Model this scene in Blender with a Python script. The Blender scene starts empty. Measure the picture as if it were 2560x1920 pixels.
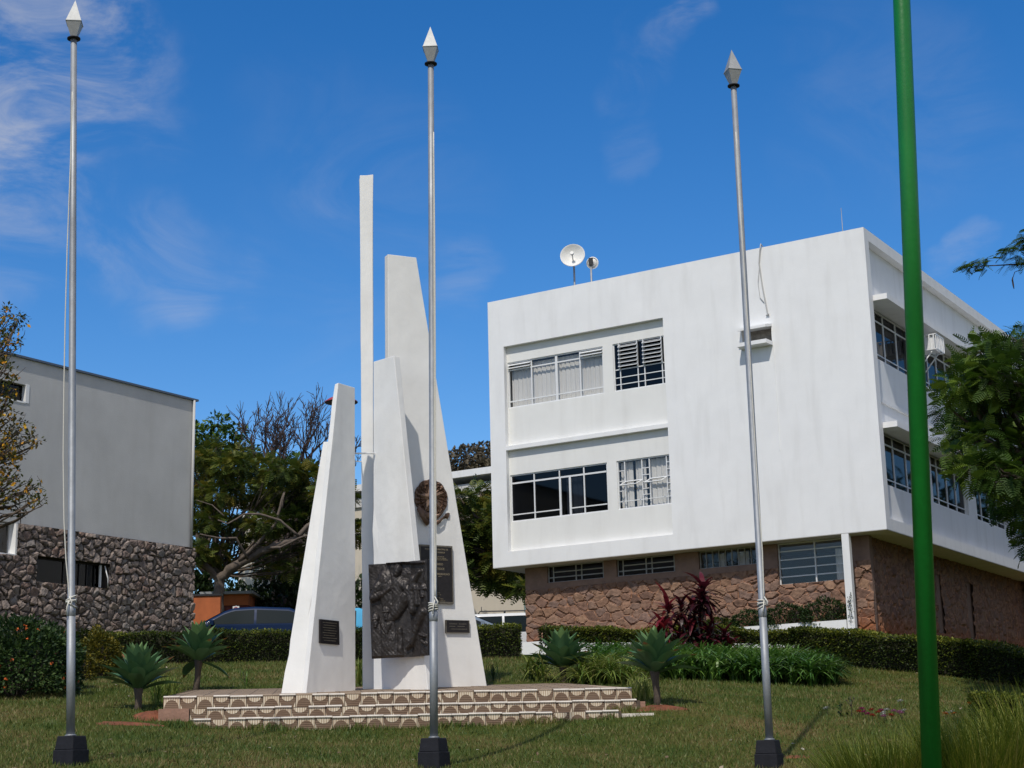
import bpy, math, random
import numpy as np
from mathutils import Vector, Matrix
from math import sin, cos, tan, pi, radians, sqrt, atan2, hypot

S = bpy.context.scene
COL = S.collection
random.seed(7)
RNG = np.random.default_rng(11)

# ------------------------------------------------------------------ camera
FPX = 4030.0
PITCH, ROLL = radians(13.28), radians(-1.41)
EYE = Vector((0, 0, 1.6))
CAMM = Matrix.Rotation(pi/2 + PITCH, 3, 'X') @ Matrix.Rotation(ROLL, 3, 'Z')
cd = bpy.data.cameras.new('camera')
cam = bpy.data.objects.new('camera', cd)
COL.objects.link(cam)
cam.matrix_world = Matrix.Translation(EYE) @ CAMM.to_4x4()
cd.sensor_fit = 'HORIZONTAL'
cd.sensor_width = 36.0
cd.lens = 36.0*FPX/2560.0
cd.clip_start = 0.1
cd.clip_end = 3000
S.camera = cam

# ------------------------------------------------------------------ light
SUN_AZ, SUN_EL = radians(197.0), radians(53.0)      # azimuth clockwise from +Y
sd = bpy.data.lights.new('sun', 'SUN')
sd.energy = 3.15
sd.angle = radians(0.9)
sd.color = (1.0, 0.94, 0.84)
sun = bpy.data.objects.new('sun', sd)
COL.objects.link(sun)
sdir = Vector((sin(SUN_AZ)*cos(SUN_EL), cos(SUN_AZ)*cos(SUN_EL), sin(SUN_EL)))
sun.rotation_euler = (-sdir).to_track_quat('-Z', 'Y').to_euler()
sun.location = (0, -20, 40)

def ray(px, py):
    return CAMM @ Vector(((px-1280)/FPX, (960-py)/FPX, -1.0))
def at(px, py, Y):                        # the point at true distance Y seen at that measured pixel
    d = ray(px, py)
    return EYE + d*(Y/d.y)
def hit(px, py, o, n):
    d = ray(px, py)
    return EYE + d*((Vector(o)-EYE).dot(n)/d.dot(n))
def az(a):
    a = radians(a)
    return Vector((sin(a), cos(a), 0))
UP = Vector((0, 0, 1))

w = bpy.data.worlds.new('World')
S.world = w
w.use_nodes = True
nt = w.node_tree
bg = nt.nodes['Background']
sky = nt.nodes.new('ShaderNodeTexSky')
sky.sky_type = 'NISHITA'
sky.sun_disc = False
sky.sun_elevation = SUN_EL
sky.sun_rotation = SUN_AZ
sky.altitude = 600
sky.air_density = 1.0
sky.dust_density = 0.3
sky.ozone_density = 2.0
hs = nt.nodes.new('ShaderNodeHueSaturation')
hs.inputs['Saturation'].default_value = 1.41
hs.inputs['Hue'].default_value = 0.507
hs.inputs['Value'].default_value = 1.16
nt.links.new(sky.outputs[0], hs.inputs['Color'])
tc = nt.nodes.new('ShaderNodeTexCoord')
def wn(t, **k):
    n = nt.nodes.new(t)
    for a, b in k.items():
        setattr(n, a, b)
    return n
# thin cirrus: streaky noise on the sky dome, strong towards a few directions where the clouds stand
mp = wn('ShaderNodeMapping')
mp.inputs['Rotation'].default_value = (radians(10), radians(-28), radians(10))
mp.inputs['Scale'].default_value = (5.0, 5.0, 9.5)
nt.links.new(tc.outputs['Generated'], mp.inputs['Vector'])
nz = wn('ShaderNodeTexNoise')
nz.inputs['Scale'].default_value = 1.6
nz.inputs['Detail'].default_value = 8
nz.inputs['Roughness'].default_value = 0.62
nz.inputs['Distortion'].default_value = 1.3
nt.links.new(mp.outputs[0], nz.inputs['Vector'])
dn_ = wn('ShaderNodeTexNoise'); dn_.inputs['Scale'].default_value = 9; dn_.inputs['Detail'].default_value = 5
nt.links.new(tc.outputs['Generated'], dn_.inputs['Vector'])
dv = wn('ShaderNodeVectorMath', operation='SUBTRACT'); dv.inputs[1].default_value = (.5, .5, .5); nt.links.new(dn_.outputs['Color'], dv.inputs[0])
dm = wn('ShaderNodeVectorMath', operation='MULTIPLY_ADD'); dm.inputs[1].default_value = (.16, .16, .16)
nt.links.new(dv.outputs[0], dm.inputs[0]); nt.links.new(tc.outputs['Generated'], dm.inputs[2])
wdir = dm.outputs[0]                       # directions frayed by noise so that no cloud edge is a circle
total = None
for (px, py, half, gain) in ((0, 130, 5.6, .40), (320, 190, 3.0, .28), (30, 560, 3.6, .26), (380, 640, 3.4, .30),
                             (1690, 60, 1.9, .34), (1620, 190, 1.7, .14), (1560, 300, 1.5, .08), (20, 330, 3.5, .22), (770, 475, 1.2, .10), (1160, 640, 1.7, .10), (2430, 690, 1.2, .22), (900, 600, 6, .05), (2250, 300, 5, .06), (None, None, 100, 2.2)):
    d = ray(px, py).normalized() if px is not None else Vector((.45, -1, .5)).normalized()   # unseen cloud bank behind the viewer, added as neutral fill light
    dp = wn('ShaderNodeVectorMath', operation='DOT_PRODUCT')
    nrm = wn('ShaderNodeVectorMath', operation='NORMALIZE')
    nt.links.new(wdir, nrm.inputs[0])
    nt.links.new(nrm.outputs[0], dp.inputs[0])
    dp.inputs[1].default_value = d
    mr = wn('ShaderNodeMapRange', interpolation_type='SMOOTHSTEP')
    mr.inputs['From Min'].default_value = cos(radians(half))
    mr.inputs['From Max'].default_value = 1.0
    mr.inputs['To Max'].default_value = gain
    nt.links.new(dp.outputs['Value'], mr.inputs['Value'])
    if total is None:
        total = mr.outputs[0]
    else:
        ad = wn('ShaderNodeMath', operation='ADD', use_clamp=False)
        nt.links.new(total, ad.inputs[0]); nt.links.new(mr.outputs[0], ad.inputs[1])
        total = ad.outputs[0]
mr = wn('ShaderNodeMapRange', interpolation_type='SMOOTHSTEP')
mr.inputs['From Min'].default_value = 0.36
mr.inputs['From Max'].default_value = 0.72
nt.links.new(nz.outputs['Fac'], mr.inputs['Value'])
ml = wn('ShaderNodeMath', operation='MULTIPLY', use_clamp=True)
nt.links.new(total, ml.inputs[0]); nt.links.new(mr.outputs[0], ml.inputs[1])
mx = wn('ShaderNodeMix', data_type='RGBA')
nt.links.new(ml.outputs[0], mx.inputs['Factor'])
nt.links.new(hs.outputs[0], mx.inputs[6])
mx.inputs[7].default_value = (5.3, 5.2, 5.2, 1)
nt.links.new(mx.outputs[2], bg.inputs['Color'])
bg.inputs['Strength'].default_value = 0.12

S.view_settings.view_transform = 'Standard'
S.view_settings.look = 'None'
S.view_settings.exposure = 0.0
S.view_settings.gamma = 1.0
S.view_settings.use_curve_mapping = False
S.render.engine = 'CYCLES'
S.cycles.max_bounces = 6
S.cycles.transparent_max_bounces = 12
S.render.resolution_x, S.render.resolution_y = 1024, 768

# ------------------------------------------------------------------ helpers
def lin(r, g, b):
    f = lambda c: c/12.92 if c <= 0.04045 else ((c+0.055)/1.055)**2.4
    return (f(r/255), f(g/255), f(b/255))

class MB:
    """collects shapes and links them as one mesh object"""
    def __init__(s):
        s.v, s.f, s.m, s.sm = [], [], [], []
    def add(s, vs, fs, mi=0, smooth=False):
        o = len(s.v)
        s.v.extend([tuple(p) for p in vs])
        for f in fs:
            s.f.append([i+o for i in f]); s.m.append(mi); s.sm.append(smooth)
        return s
    def box(s, a, b, mi=0):
        x0, y0, z0 = [min(a[i], b[i]) for i in range(3)]
        x1, y1, z1 = [max(a[i], b[i]) for i in range(3)]
        return s.add([(x0,y0,z0),(x1,y0,z0),(x1,y1,z0),(x0,y1,z0),(x0,y0,z1),(x1,y0,z1),(x1,y1,z1),(x0,y1,z1)],
                     [(0,3,2,1),(4,5,6,7),(0,1,5,4),(1,2,6,5),(2,3,7,6),(3,0,4,7)], mi)
    def prism(s, poly, vec, mi=0):
        vec = Vector(vec); n = len(poly)
        a = [Vector(p) for p in poly]; b = [p+vec for p in a]
        fs = [tuple(range(n)), tuple(range(2*n-1, n-1, -1))]
        fs += [(i, i+n, (i+1) % n+n, (i+1) % n) for i in range(n)]
        return s.add(a+b, fs, mi)
    def tube(s, pts, rad, n=8, mi=0, smooth=True, cap=True):
        pts = [Vector(p) for p in pts]
        if not hasattr(rad, '__len__'):
            rad = [rad]*len(pts)
        vs, fs = [], []
        prev = None
        for i, p in enumerate(pts):
            t = (pts[min(i+1, len(pts)-1)] - pts[max(i-1, 0)])
            t = t.normalized() if t.length > 1e-9 else UP
            if prev is None:
                r = UP if abs(t.z) < 0.9 else Vector((1, 0, 0))
                u = t.cross(r).normalized()
            else:
                u = (prev - t*prev.dot(t)).normalized()
            prev = u
            q = t.cross(u)
            for k in range(n):
                a = 2*pi*k/n
                vs.append(p + (u*cos(a)+q*sin(a))*rad[i])
        for i in range(len(pts)-1):
            for k in range(n):
                fs.append((i*n+k, i*n+(k+1) % n, (i+1)*n+(k+1) % n, (i+1)*n+k))
        s.add(vs, fs, mi, smooth)
        if cap:
            o = len(s.v)-len(vs)
            s.f.append([o+k for k in range(n-1, -1, -1)]); s.m.append(mi); s.sm.append(False)
            s.f.append([o+(len(pts)-1)*n+k for k in range(n)]); s.m.append(mi); s.sm.append(False)
        return s
    def lathe(s, prof, n=24, c=(0,0,0), mi=0, smooth=True):
        vs, fs = [], []
        for (r, z) in prof:
            for k in range(n):
                a = 2*pi*k/n
                vs.append((c[0]+r*cos(a), c[1]+r*sin(a), c[2]+z))
        for i in range(len(prof)-1):
            for k in range(n):
                fs.append((i*n+k, i*n+(k+1) % n, (i+1)*n+(k+1) % n, (i+1)*n+k))
        return s.add(vs, fs, mi, smooth)
    def grid(s, P, mi=0, smooth=True):
        r, c = len(P), len(P[0])
        vs = [p for row in P for p in row]
        fs = [(i*c+j, i*c+j+1, (i+1)*c+j+1, (i+1)*c+j) for i in range(r-1) for j in range(c-1)]
        return s.add(vs, fs, mi, smooth)
    def obj(s, name, mat, parent=None):
        me = bpy.data.meshes.new(name)
        me.from_pydata(s.v, [], s.f)
        for m in (mat if isinstance(mat, (list, tuple)) else [mat]):
            me.materials.append(m)
        me.polygons.foreach_set('material_index', s.m)
        me.polygons.foreach_set('use_smooth', s.sm)
        me.update()
        o = bpy.data.objects.new(name, me)
        COL.objects.link(o)
        if parent:
            o.parent = parent
        return o

def split_obj(mb, name, mat, parent=None, most=95):
    """every separate piece of the builder becomes an object of its own"""
    n = len(mb.v); par = list(range(n))
    def find(a):
        while par[a] != a:
            par[a] = par[par[a]]; a = par[a]
        return a
    for f in mb.f:
        r = find(f[0])
        for i in f[1:]: par[find(i)] = r
    groups = {}
    for k, f in enumerate(mb.f): groups.setdefault(find(f[0]), []).append(k)
    out = []
    for ks in list(groups.values())[:most]:
        p = MB(); idx = {}
        for k in ks:
            face = []
            for i in mb.f[k]:
                if i not in idx: idx[i] = len(p.v); p.v.append(mb.v[i])
                face.append(idx[i])
            p.f.append(face); p.m.append(mb.m[k]); p.sm.append(mb.sm[k])
        out.append(p.obj(name, mat, parent))
    return out

def np_mesh(name, V, F, mat, parent=None, tint=None, smooth=False, attr='tint'):
    """big mesh straight from arrays; F is (n,k)"""
    V = np.asarray(V, np.float32).reshape(-1, 3); F = np.asarray(F, np.int32)
    me = bpy.data.meshes.new(name)
    k = F.shape[1]
    me.vertices.add(len(V)); me.vertices.foreach_set('co', V.ravel())
    me.loops.add(F.size); me.loops.foreach_set('vertex_index', F.ravel())
    me.polygons.add(len(F))
    me.polygons.foreach_set('loop_start', np.arange(0, F.size, k, dtype=np.int32))
    me.polygons.foreach_set('loop_total', np.full(len(F), k, np.int32))
    me.polygons.foreach_set('use_smooth', np.full(len(F), smooth, bool))
    me.materials.append(mat)
    if tint is not None:
        a = me.attributes.new(attr, 'FLOAT', 'POINT')
        a.data.foreach_set('value', np.asarray(tint, np.float32))
    me.update(calc_edges=True)
    o = bpy.data.objects.new(name, me)
    COL.objects.link(o)
    if parent:
        o.parent = parent
    return o

def norm(a):
    return a/np.maximum(np.linalg.norm(a, axis=-1, keepdims=True), 1e-9)

def scatter(name, T, TF, pos, ax, up, scl, mat, parent=None, tint=None, off=(0,0,0), jit=0.0):
    """copies of one leaf shape merged in one mesh: leaf axis ax, upper side towards up"""
    T = np.asarray(T, float); TF = np.asarray(TF)
    pos = np.asarray(pos, float) - np.asarray(off, float)
    n, k = len(pos), len(T)
    x = norm(np.asarray(ax, float))
    y = norm(np.cross(np.asarray(up, float)+1e-6, x))
    z = np.cross(x, y)
    scl = np.broadcast_to(np.asarray(scl, float).reshape(-1, 1, 1), (n, 1, 1))
    V = pos[:, None] + scl*(T[None, :, 0:1]*x[:, None]+T[None, :, 1:2]*y[:, None]+T[None, :, 2:3]*z[:, None])
    F = (TF[None]+(np.arange(n)*k)[:, None, None]).reshape(-1, TF.shape[1])
    if tint is None:
        tint = RNG.random(n)
    return np_mesh(name, V, F, mat, parent, np.repeat(tint, k))

def meta(o, label=None, cat=None, group=None, kind=None):
    if label: o['label'] = label
    if cat: o['category'] = cat
    if group: o['group'] = group
    if kind: o['kind'] = kind
    return o
def thing(name, label, cat, loc=(0,0,0), rotz=0.0, group=None):
    o = bpy.data.objects.new(name, None)
    o.empty_display_size = 0.2
    COL.objects.link(o)
    o.location = loc
    o.rotation_euler = (0, 0, rotz)
    return meta(o, label, cat, group)

# ------------------------------------------------------------------ materials
def mat(name, color=(.5,.5,.5), rough=.6, metal=0.0, spec=0.5, var=0.0, vscale=4.0, bump=0.0, bscale=30.0, streak=0.0, stretch=(1,1,1), var2=None, coord='Object'):
    m = bpy.data.materials.new(name)
    m.use_nodes = True
    t = m.node_tree; N = t.nodes; L = t.links
    b = N['Principled BSDF']
    b.inputs['Base Color'].default_value = (*color, 1)
    b.inputs['Roughness'].default_value = rough
    b.inputs['Metallic'].default_value = metal
    b.inputs['Specular IOR Level'].default_value = spec
    tcn = N.new('ShaderNodeTexCoord')
    if var > 0 or var2:
        mpn = N.new('ShaderNodeMapping'); mpn.inputs['Scale'].default_value = stretch
        L.new(tcn.outputs[coord], mpn.inputs[0])
        nn = N.new('ShaderNodeTexNoise'); nn.inputs['Scale'].default_value = vscale; nn.inputs['Detail'].default_value = 6
        nn.inputs['Roughness'].default_value = .6
        L.new(mpn.outputs[0], nn.inputs['Vector'])
        r = N.new('ShaderNodeValToRGB')
        lo = [c*(1-var) for c in color]; hi = [min(1, c*(1+var)) for c in color]
        if var2: lo = color; hi = var2
        r.color_ramp.elements[0].position = .3; r.color_ramp.elements[1].position = .7
        r.color_ramp.elements[0].color = (*lo, 1); r.color_ramp.elements[1].color = (*hi, 1)
        L.new(nn.outputs['Fac'], r.inputs[0])
        out = r.outputs[0]
        if streak > 0:                    # rain streaks: noise drawn out along the vertical
            mp2 = N.new('ShaderNodeMapping'); mp2.inputs['Scale'].default_value = (3.5, 3.5, .5)
            L.new(tcn.outputs[coord], mp2.inputs[0])
            n2 = N.new('ShaderNodeTexNoise'); n2.inputs['Scale'].default_value = 1.0; n2.inputs['Detail'].default_value = 5
            L.new(mp2.outputs[0], n2.inputs['Vector'])
            r2 = N.new('ShaderNodeMapRange'); r2.inputs['From Min'].default_value = .5; r2.inputs['From Max'].default_value = .8
            r2.inputs['To Max'].default_value = streak
            L.new(n2.outputs['Fac'], r2.inputs['Value'])
            mxn = N.new('ShaderNodeMix'); mxn.data_type = 'RGBA'
            L.new(r2.outputs[0], mxn.inputs['Factor']); L.new(out, mxn.inputs[6])
            mxn.inputs[7].default_value = (.33, .31, .28, 1)
            out = mxn.outputs[2]
        L.new(out, b.inputs['Base Color'])
    if bump > 0:
        nb = N.new('ShaderNodeTexNoise'); nb.inputs['Scale'].default_value = bscale; nb.inputs['Detail'].default_value = 5
        L.new(tcn.outputs[coord], nb.inputs['Vector'])
        bn = N.new('ShaderNodeBump'); bn.inputs['Strength'].default_value = bump; bn.inputs['Distance'].default_value = .02
        L.new(nb.outputs['Fac'], bn.inputs['Height']); L.new(bn.outputs[0], b.inputs['Normal'])
    return m

def leafmat(name, ramp, rough=.5, trans=.25, nscale=.6, spec=.35, namp=1.6):
    """leaf colour varies leaf by leaf (tint) and in broad patches; a part of the light passes through"""
    m = bpy.data.materials.new(name); m.use_nodes = True
    t = m.node_tree; N = t.nodes; L = t.links
    b = N['Principled BSDF']; b.inputs['Roughness'].default_value = rough; b.inputs['Specular IOR Level'].default_value = spec
    a = N.new('ShaderNodeAttribute'); a.attribute_name = 'tint'
    g = N.new('ShaderNodeTexCoord')
    n = N.new('ShaderNodeTexNoise'); n.inputs['Scale'].default_value = nscale; n.inputs['Detail'].default_value = 3
    L.new(g.outputs['Object'], n.inputs['Vector'])
    mm = N.new('ShaderNodeMath'); mm.operation = 'MULTIPLY_ADD'; mm.inputs[1].default_value = namp; mm.inputs[2].default_value = -namp/2
    L.new(n.outputs['Fac'], mm.inputs[0])
    ad = N.new('ShaderNodeMath'); ad.operation = 'ADD'; ad.use_clamp = True
    L.new(a.outputs['Fac'], ad.inputs[0]); L.new(mm.outputs[0], ad.inputs[1])
    r = N.new('ShaderNodeValToRGB')
    els = r.color_ramp.elements
    while len(els) < len(ramp): els.new(.5)
    for i, (p, c) in enumerate(ramp):
        els[i].position = p; els[i].color = (*c, 1)
    L.new(ad.outputs[0], r.inputs[0])
    L.new(r.outputs[0], b.inputs['Base Color'])
    tr = N.new('ShaderNodeBsdfTranslucent'); L.new(r.outputs[0], tr.inputs['Color'])
    mi = N.new('ShaderNodeMixShader'); mi.inputs[0].default_value = trans
    L.new(b.outputs[0], mi.inputs[1]); L.new(tr.outputs[0], mi.inputs[2])
    L.new(mi.outputs[0], N['Material Output'].inputs['Surface'])
    return m

def glassmat(name, tintc=(.6,.66,.7), through=.75, gloss=.95):
    m = bpy.data.materials.new(name); m.use_nodes = True
    t = m.node_tree; N = t.nodes; L = t.links
    tr = N.new('ShaderNodeBsdfTransparent'); tr.inputs[0].default_value = (*[c*through for c in tintc], 1)
    gl = N.new('ShaderNodeBsdfGlossy'); gl.inputs['Roughness'].default_value = .03; gl.inputs['Color'].default_value = (gloss,gloss,gloss,1)
    lw = N.new('ShaderNodeLayerWeight'); lw.inputs['Blend'].default_value = .5
    pw = N.new('ShaderNodeMath'); pw.operation = 'POWER'; pw.inputs[1].default_value = 4.0; L.new(lw.outputs['Facing'], pw.inputs[0])
    fr = N.new('ShaderNodeMath'); fr.operation = 'MULTIPLY_ADD'; fr.inputs[1].default_value = .9; fr.inputs[2].default_value = .05; L.new(pw.outputs[0], fr.inputs[0])
    nb = N.new('ShaderNodeTexNoise'); nb.inputs['Scale'].default_value = 1.3
    bn = N.new('ShaderNodeBump'); bn.inputs['Strength'].default_value = .03
    L.new(nb.outputs['Fac'], bn.inputs['Height']); L.new(bn.outputs[0], gl.inputs['Normal'])
    mi = N.new('ShaderNodeMixShader'); L.new(fr.outputs[0], mi.inputs[0]); L.new(tr.outputs[0], mi.inputs[1]); L.new(gl.outputs[0], mi.inputs[2])
    L.new(mi.outputs[0], N['Material Output'].inputs['Surface'])
    return m

M = {}
M['white'] = mat('white_plaster', (.79,.795,.80), .75, var=.035, vscale=1.3, bump=.12, bscale=40, streak=.16)
M['recess'] = mat('recess_plaster', (.755,.755,.735), .8, var=.03, vscale=1.2, bump=.1, bscale=40, streak=.14)
M['mon'] = mat('monument_paint', (.77,.765,.75), .7, var=.05, vscale=2.2, bump=.18, bscale=9, streak=.20)
M['mongrey'] = M['mon']
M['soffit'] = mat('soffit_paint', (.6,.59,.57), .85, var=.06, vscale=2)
M['greywall'] = mat('grey_render', (.49,.49,.485), .9, var=.10, vscale=.7, bump=.2, bscale=30, streak=.16)
M['brownrender'] = mat('brown_render', (.24,.155,.12), .9, var=.16, vscale=4, bump=.6, bscale=18)
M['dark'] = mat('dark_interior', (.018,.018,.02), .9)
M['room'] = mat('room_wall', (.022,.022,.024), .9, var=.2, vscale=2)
M['curtain'] = mat('curtain_cloth', (.62,.60,.575), .9, var=.06, vscale=3, stretch=(6,6,.3))
M['frame'] = mat('white_window_paint', (.72,.73,.74), .45, var=.05, vscale=8)
M['glass'] = glassmat('window_glass', (.97,.98,.98), .96)
M['glassdark'] = glassmat('tinted_glass', (.3,.34,.42), .5, .45)
M['galv'] = mat('galvanised_steel', (.31,.325,.345), .56, metal=.5, var=.16, vscale=16, stretch=(1,1,.4), bump=.05)
M['galvfin'] = mat('galvanised_sheet', (.34,.35,.355), .55, metal=.3, var=.12, vscale=20)
M['blackp'] = mat('black_plinth_paint', (.013,.0135,.018), .75, spec=.25, var=.25, vscale=10, bump=.2)
M['green'] = mat('green_pole_paint', (.006,.17,.022), .36, var=.22, vscale=5, stretch=(1,1,.25), bump=.08)
M['rope'] = mat('white_rope', (.62,.60,.54), .9, var=.1, vscale=60)
M['bronze'] = mat('dark_bronze', (.036,.031,.030), .46, metal=.45, spec=.5, var=.45, vscale=18, bump=.2, bscale=45)
M['bronzeb'] = mat('brown_bronze', (.12,.070,.045), .42, metal=.5, var=.35, vscale=25)
M['plaque'] = mat('blackened_bronze', (.022,.018,.018), .45, metal=.4, var=.3, vscale=20)
M['plaqueedge'] = mat('plaque_rim', (.16,.14,.11), .5, metal=.5, var=.3, vscale=20)
M['letters'] = mat('plaque_letters', (.30,.25,.17), .5, metal=.3)
M['tilelight'] = None
M['grout'] = mat('tile_grout', (.10,.075,.055), .9, var=.2, vscale=30)
M['nosing'] = mat('tile_nosing', (.66,.60,.52), .6, var=.14, vscale=9, bump=.2)
M['paver'] = mat('concrete_paver', (.36,.27,.19), .85, var=.2, vscale=5, bump=.4, bscale=30)
M['plainstep'] = mat('bare_step', (.30,.17,.12), .85, var=.2, vscale=6, bump=.3)
M['soil'] = mat('red_soil', (.17,.055,.024), .95, var=.35, vscale=9, bump=.9, bscale=40)
M['asphalt'] = mat('asphalt', (.05,.05,.05), .9, var=.15, vscale=8)
M['bark'] = mat('bark', (.085,.064,.048), .9, var=.35, vscale=9, stretch=(1,1,.3), bump=.7, bscale=22)
M['barkgrey'] = mat('grey_bark', (.16,.135,.12), .9, var=.3, vscale=9, stretch=(1,1,.3), bump=.5, bscale=22)
M['darkbark'] = mat('dark_bark', (.060,.042,.040), .9, var=.3, vscale=9)
M['twig'] = mat('twig', (.06,.045,.04), .9, var=.3, vscale=20)
M['tyre'] = mat('tyre_rubber', (.02,.02,.02), .8)
M['rim'] = mat('wheel_rim', (.45,.46,.47), .35, metal=.8)
M['blackplastic'] = mat('black_plastic', (.02,.02,.022), .5)
M['orange'] = mat('orange_wall_paint', (.42,.115,.035), .85, var=.2, vscale=2, bump=.2)
M['maroon'] = mat('maroon_wall_paint', (.13,.025,.018), .85, var=.2, vscale=2)
M['cream'] = mat('cream_wall_paint', (.62,.56,.46), .85, var=.06, vscale=1.2, streak=.1)
M['terracotta'] = mat('clay_tile', (.42,.10,.045), .85, var=.25, vscale=10, bump=.5)
M['lampred'] = mat('red_lamp_enamel', (.36,.05,.06), .4, var=.15, vscale=5)
M['dishwhite'] = mat('dish_enamel', (.74,.73,.70), .5, var=.06, vscale=6)
M['steel'] = mat('painted_steel', (.35,.36,.37), .5, metal=.5)
# striped tile faces: fine vertical ribs on the pale part, fine horizontal ribs on the brown part
def ribmat(name, c0, c1, axis, scale):
    m = bpy.data.materials.new(name); m.use_nodes = True
    t = m.node_tree; N = t.nodes; L = t.links; b = N['Principled BSDF']; b.inputs['Roughness'].default_value = .75
    tcn = N.new('ShaderNodeTexCoord')
    wv = N.new('ShaderNodeTexWave'); wv.wave_type = 'BANDS'; wv.bands_direction = axis
    wv.inputs['Scale'].default_value = scale; wv.inputs['Distortion'].default_value = .3
    L.new(tcn.outputs['Object'], wv.inputs['Vector'])
    nn = N.new('ShaderNodeTexNoise'); nn.inputs['Scale'].default_value = 5; nn.inputs['Detail'].default_value = 6
    L.new(tcn.outputs['Object'], nn.inputs['Vector'])
    r = N.new('ShaderNodeMix'); r.data_type = 'RGBA'
    L.new(wv.outputs['Fac'], r.inputs['Factor']); r.inputs[6].default_value = (*c0, 1); r.inputs[7].default_value = (*c1, 1)
    mr_ = N.new('ShaderNodeMapRange'); mr_.inputs['From Min'].default_value = .35; mr_.inputs['From Max'].default_value = .75
    mr_.inputs['To Max'].default_value = .55
    L.new(nn.outputs['Fac'], mr_.inputs['Value'])
    r2 = N.new('ShaderNodeMix'); r2.data_type = 'RGBA'
    L.new(mr_.outputs[0], r2.inputs['Factor']); L.new(r.outputs[2], r2.inputs[6])
    r2.inputs[7].default_value = (c0[0]*.8, c0[1]*.62, c0[2]*.5, 1)
    L.new(r2.outputs[2], b.inputs['Base Color'])
    bn = N.new('ShaderNodeBump'); bn.inputs['Strength'].default_value = .5; bn.inputs['Distance'].default_value = .004
    L.new(wv.outputs['Fac'], bn.inputs['Height']); L.new(bn.outputs[0], b.inputs['Normal'])
    return m
M['tilelight'] = ribmat('pale_ribbed_tile', (.42,.32,.21), (.80,.71,.56), 'X', 11.0)
M['tiledark'] = ribmat('brown_ribbed_tile', (.135,.088,.055), (.225,.150,.098), 'Z', 14.0)

# ------------------------------------------------------------------ ground
CTRL = [(-4.0,14.68,1.70),(-.81,15.3,1.59),(2.39,15.85,1.50),(-2.8,19.2,2.045),(-1.01,19.3,2.02),(.47,19.5,2.055),
        (-4.77,20.5,2.38),(-4.75,24.,2.78),(1.75,20.6,2.29),(-6.59,22.5,2.64),(-7.66,33.,3.75),(-4.83,33.,3.72),(-.38,33.,3.70),
        (1.23,32.8,3.64),(6.01,30.6,3.27),(7.2,29.7,3.09),(8.07,27.6,2.62),(4.3,19.5,2.03),(3.12,25.5,2.73),(.64,24.5,2.79),
        (-1.5,24.2,2.80),(-12,33,3.8),(-14,22,2.6),(-12,14,1.6),(10,20,1.75),(13,28,2.3),(12,14,1.2),(5,14,1.35),(3,10,.95),(-3,10,1.05),(8,10,.8),
        (-10,8,.8),(0,4,.25),(-14,2,.1),(14,2,.0),(0,-6,0),(-16,-8,0),(16,-8,0),
        (0,43,4.35),(9,38,4.0),(-8,41,4.4),(-5,48,4.8),(3,50,4.8),(-20,44,4.7),(-20,34,3.9),(14,36,3.2),(20,45,3.0),(20,30,2.0),
        (0,60,5.0),(-20,60,5.0),(24,60,4.0),(-30,80,5.2),(0,80,5.2),(35,80,4.6),(0,115,5.4),(-60,100,5.4),(60,100,4.8),(-45,20,2.4),(45,20,1.2),(-45,-20,0),(45,-20,0)]
_C = np.array(CTRL, float)
def _tps(C):
    n = len(C); d = np.linalg.norm(C[:,None,:2]-C[None,:,:2], axis=2)
    K = np.where(d > 0, d*d*np.log(d+1e-12), 0) + np.eye(n)*.8
    P = np.c_[np.ones(n), C[:,:2]]
    A = np.zeros((n+3, n+3)); A[:n,:n] = K; A[:n,n:] = P; A[n:,:n] = P.T
    return np.linalg.solve(A, np.r_[C[:,2], 0, 0, 0])
_W = _tps(_C)
def zt(x, y):
    x = np.asarray(x, float); y = np.asarray(y, float)
    xc = np.clip(x, -70, 70); yc = np.clip(y, -24, 120)
    sh = xc.shape; p = np.c_[xc.ravel(), yc.ravel()]
    out = np.empty(len(p))
    for i in range(0, len(p), 20000):
        q = p[i:i+20000]
        d = np.linalg.norm(q[:,None]-_C[None,:,:2], axis=2)
        K = np.where(d > 0, d*d*np.log(d+1e-12), 0)
        out[i:i+20000] = K@_W[:len(_C)] + _W[-3] + q@_W[-2:]
    return out.reshape(sh)
def gz(x, y):
    return float(zt(np.array([x]), np.array([y]))[0])

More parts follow.
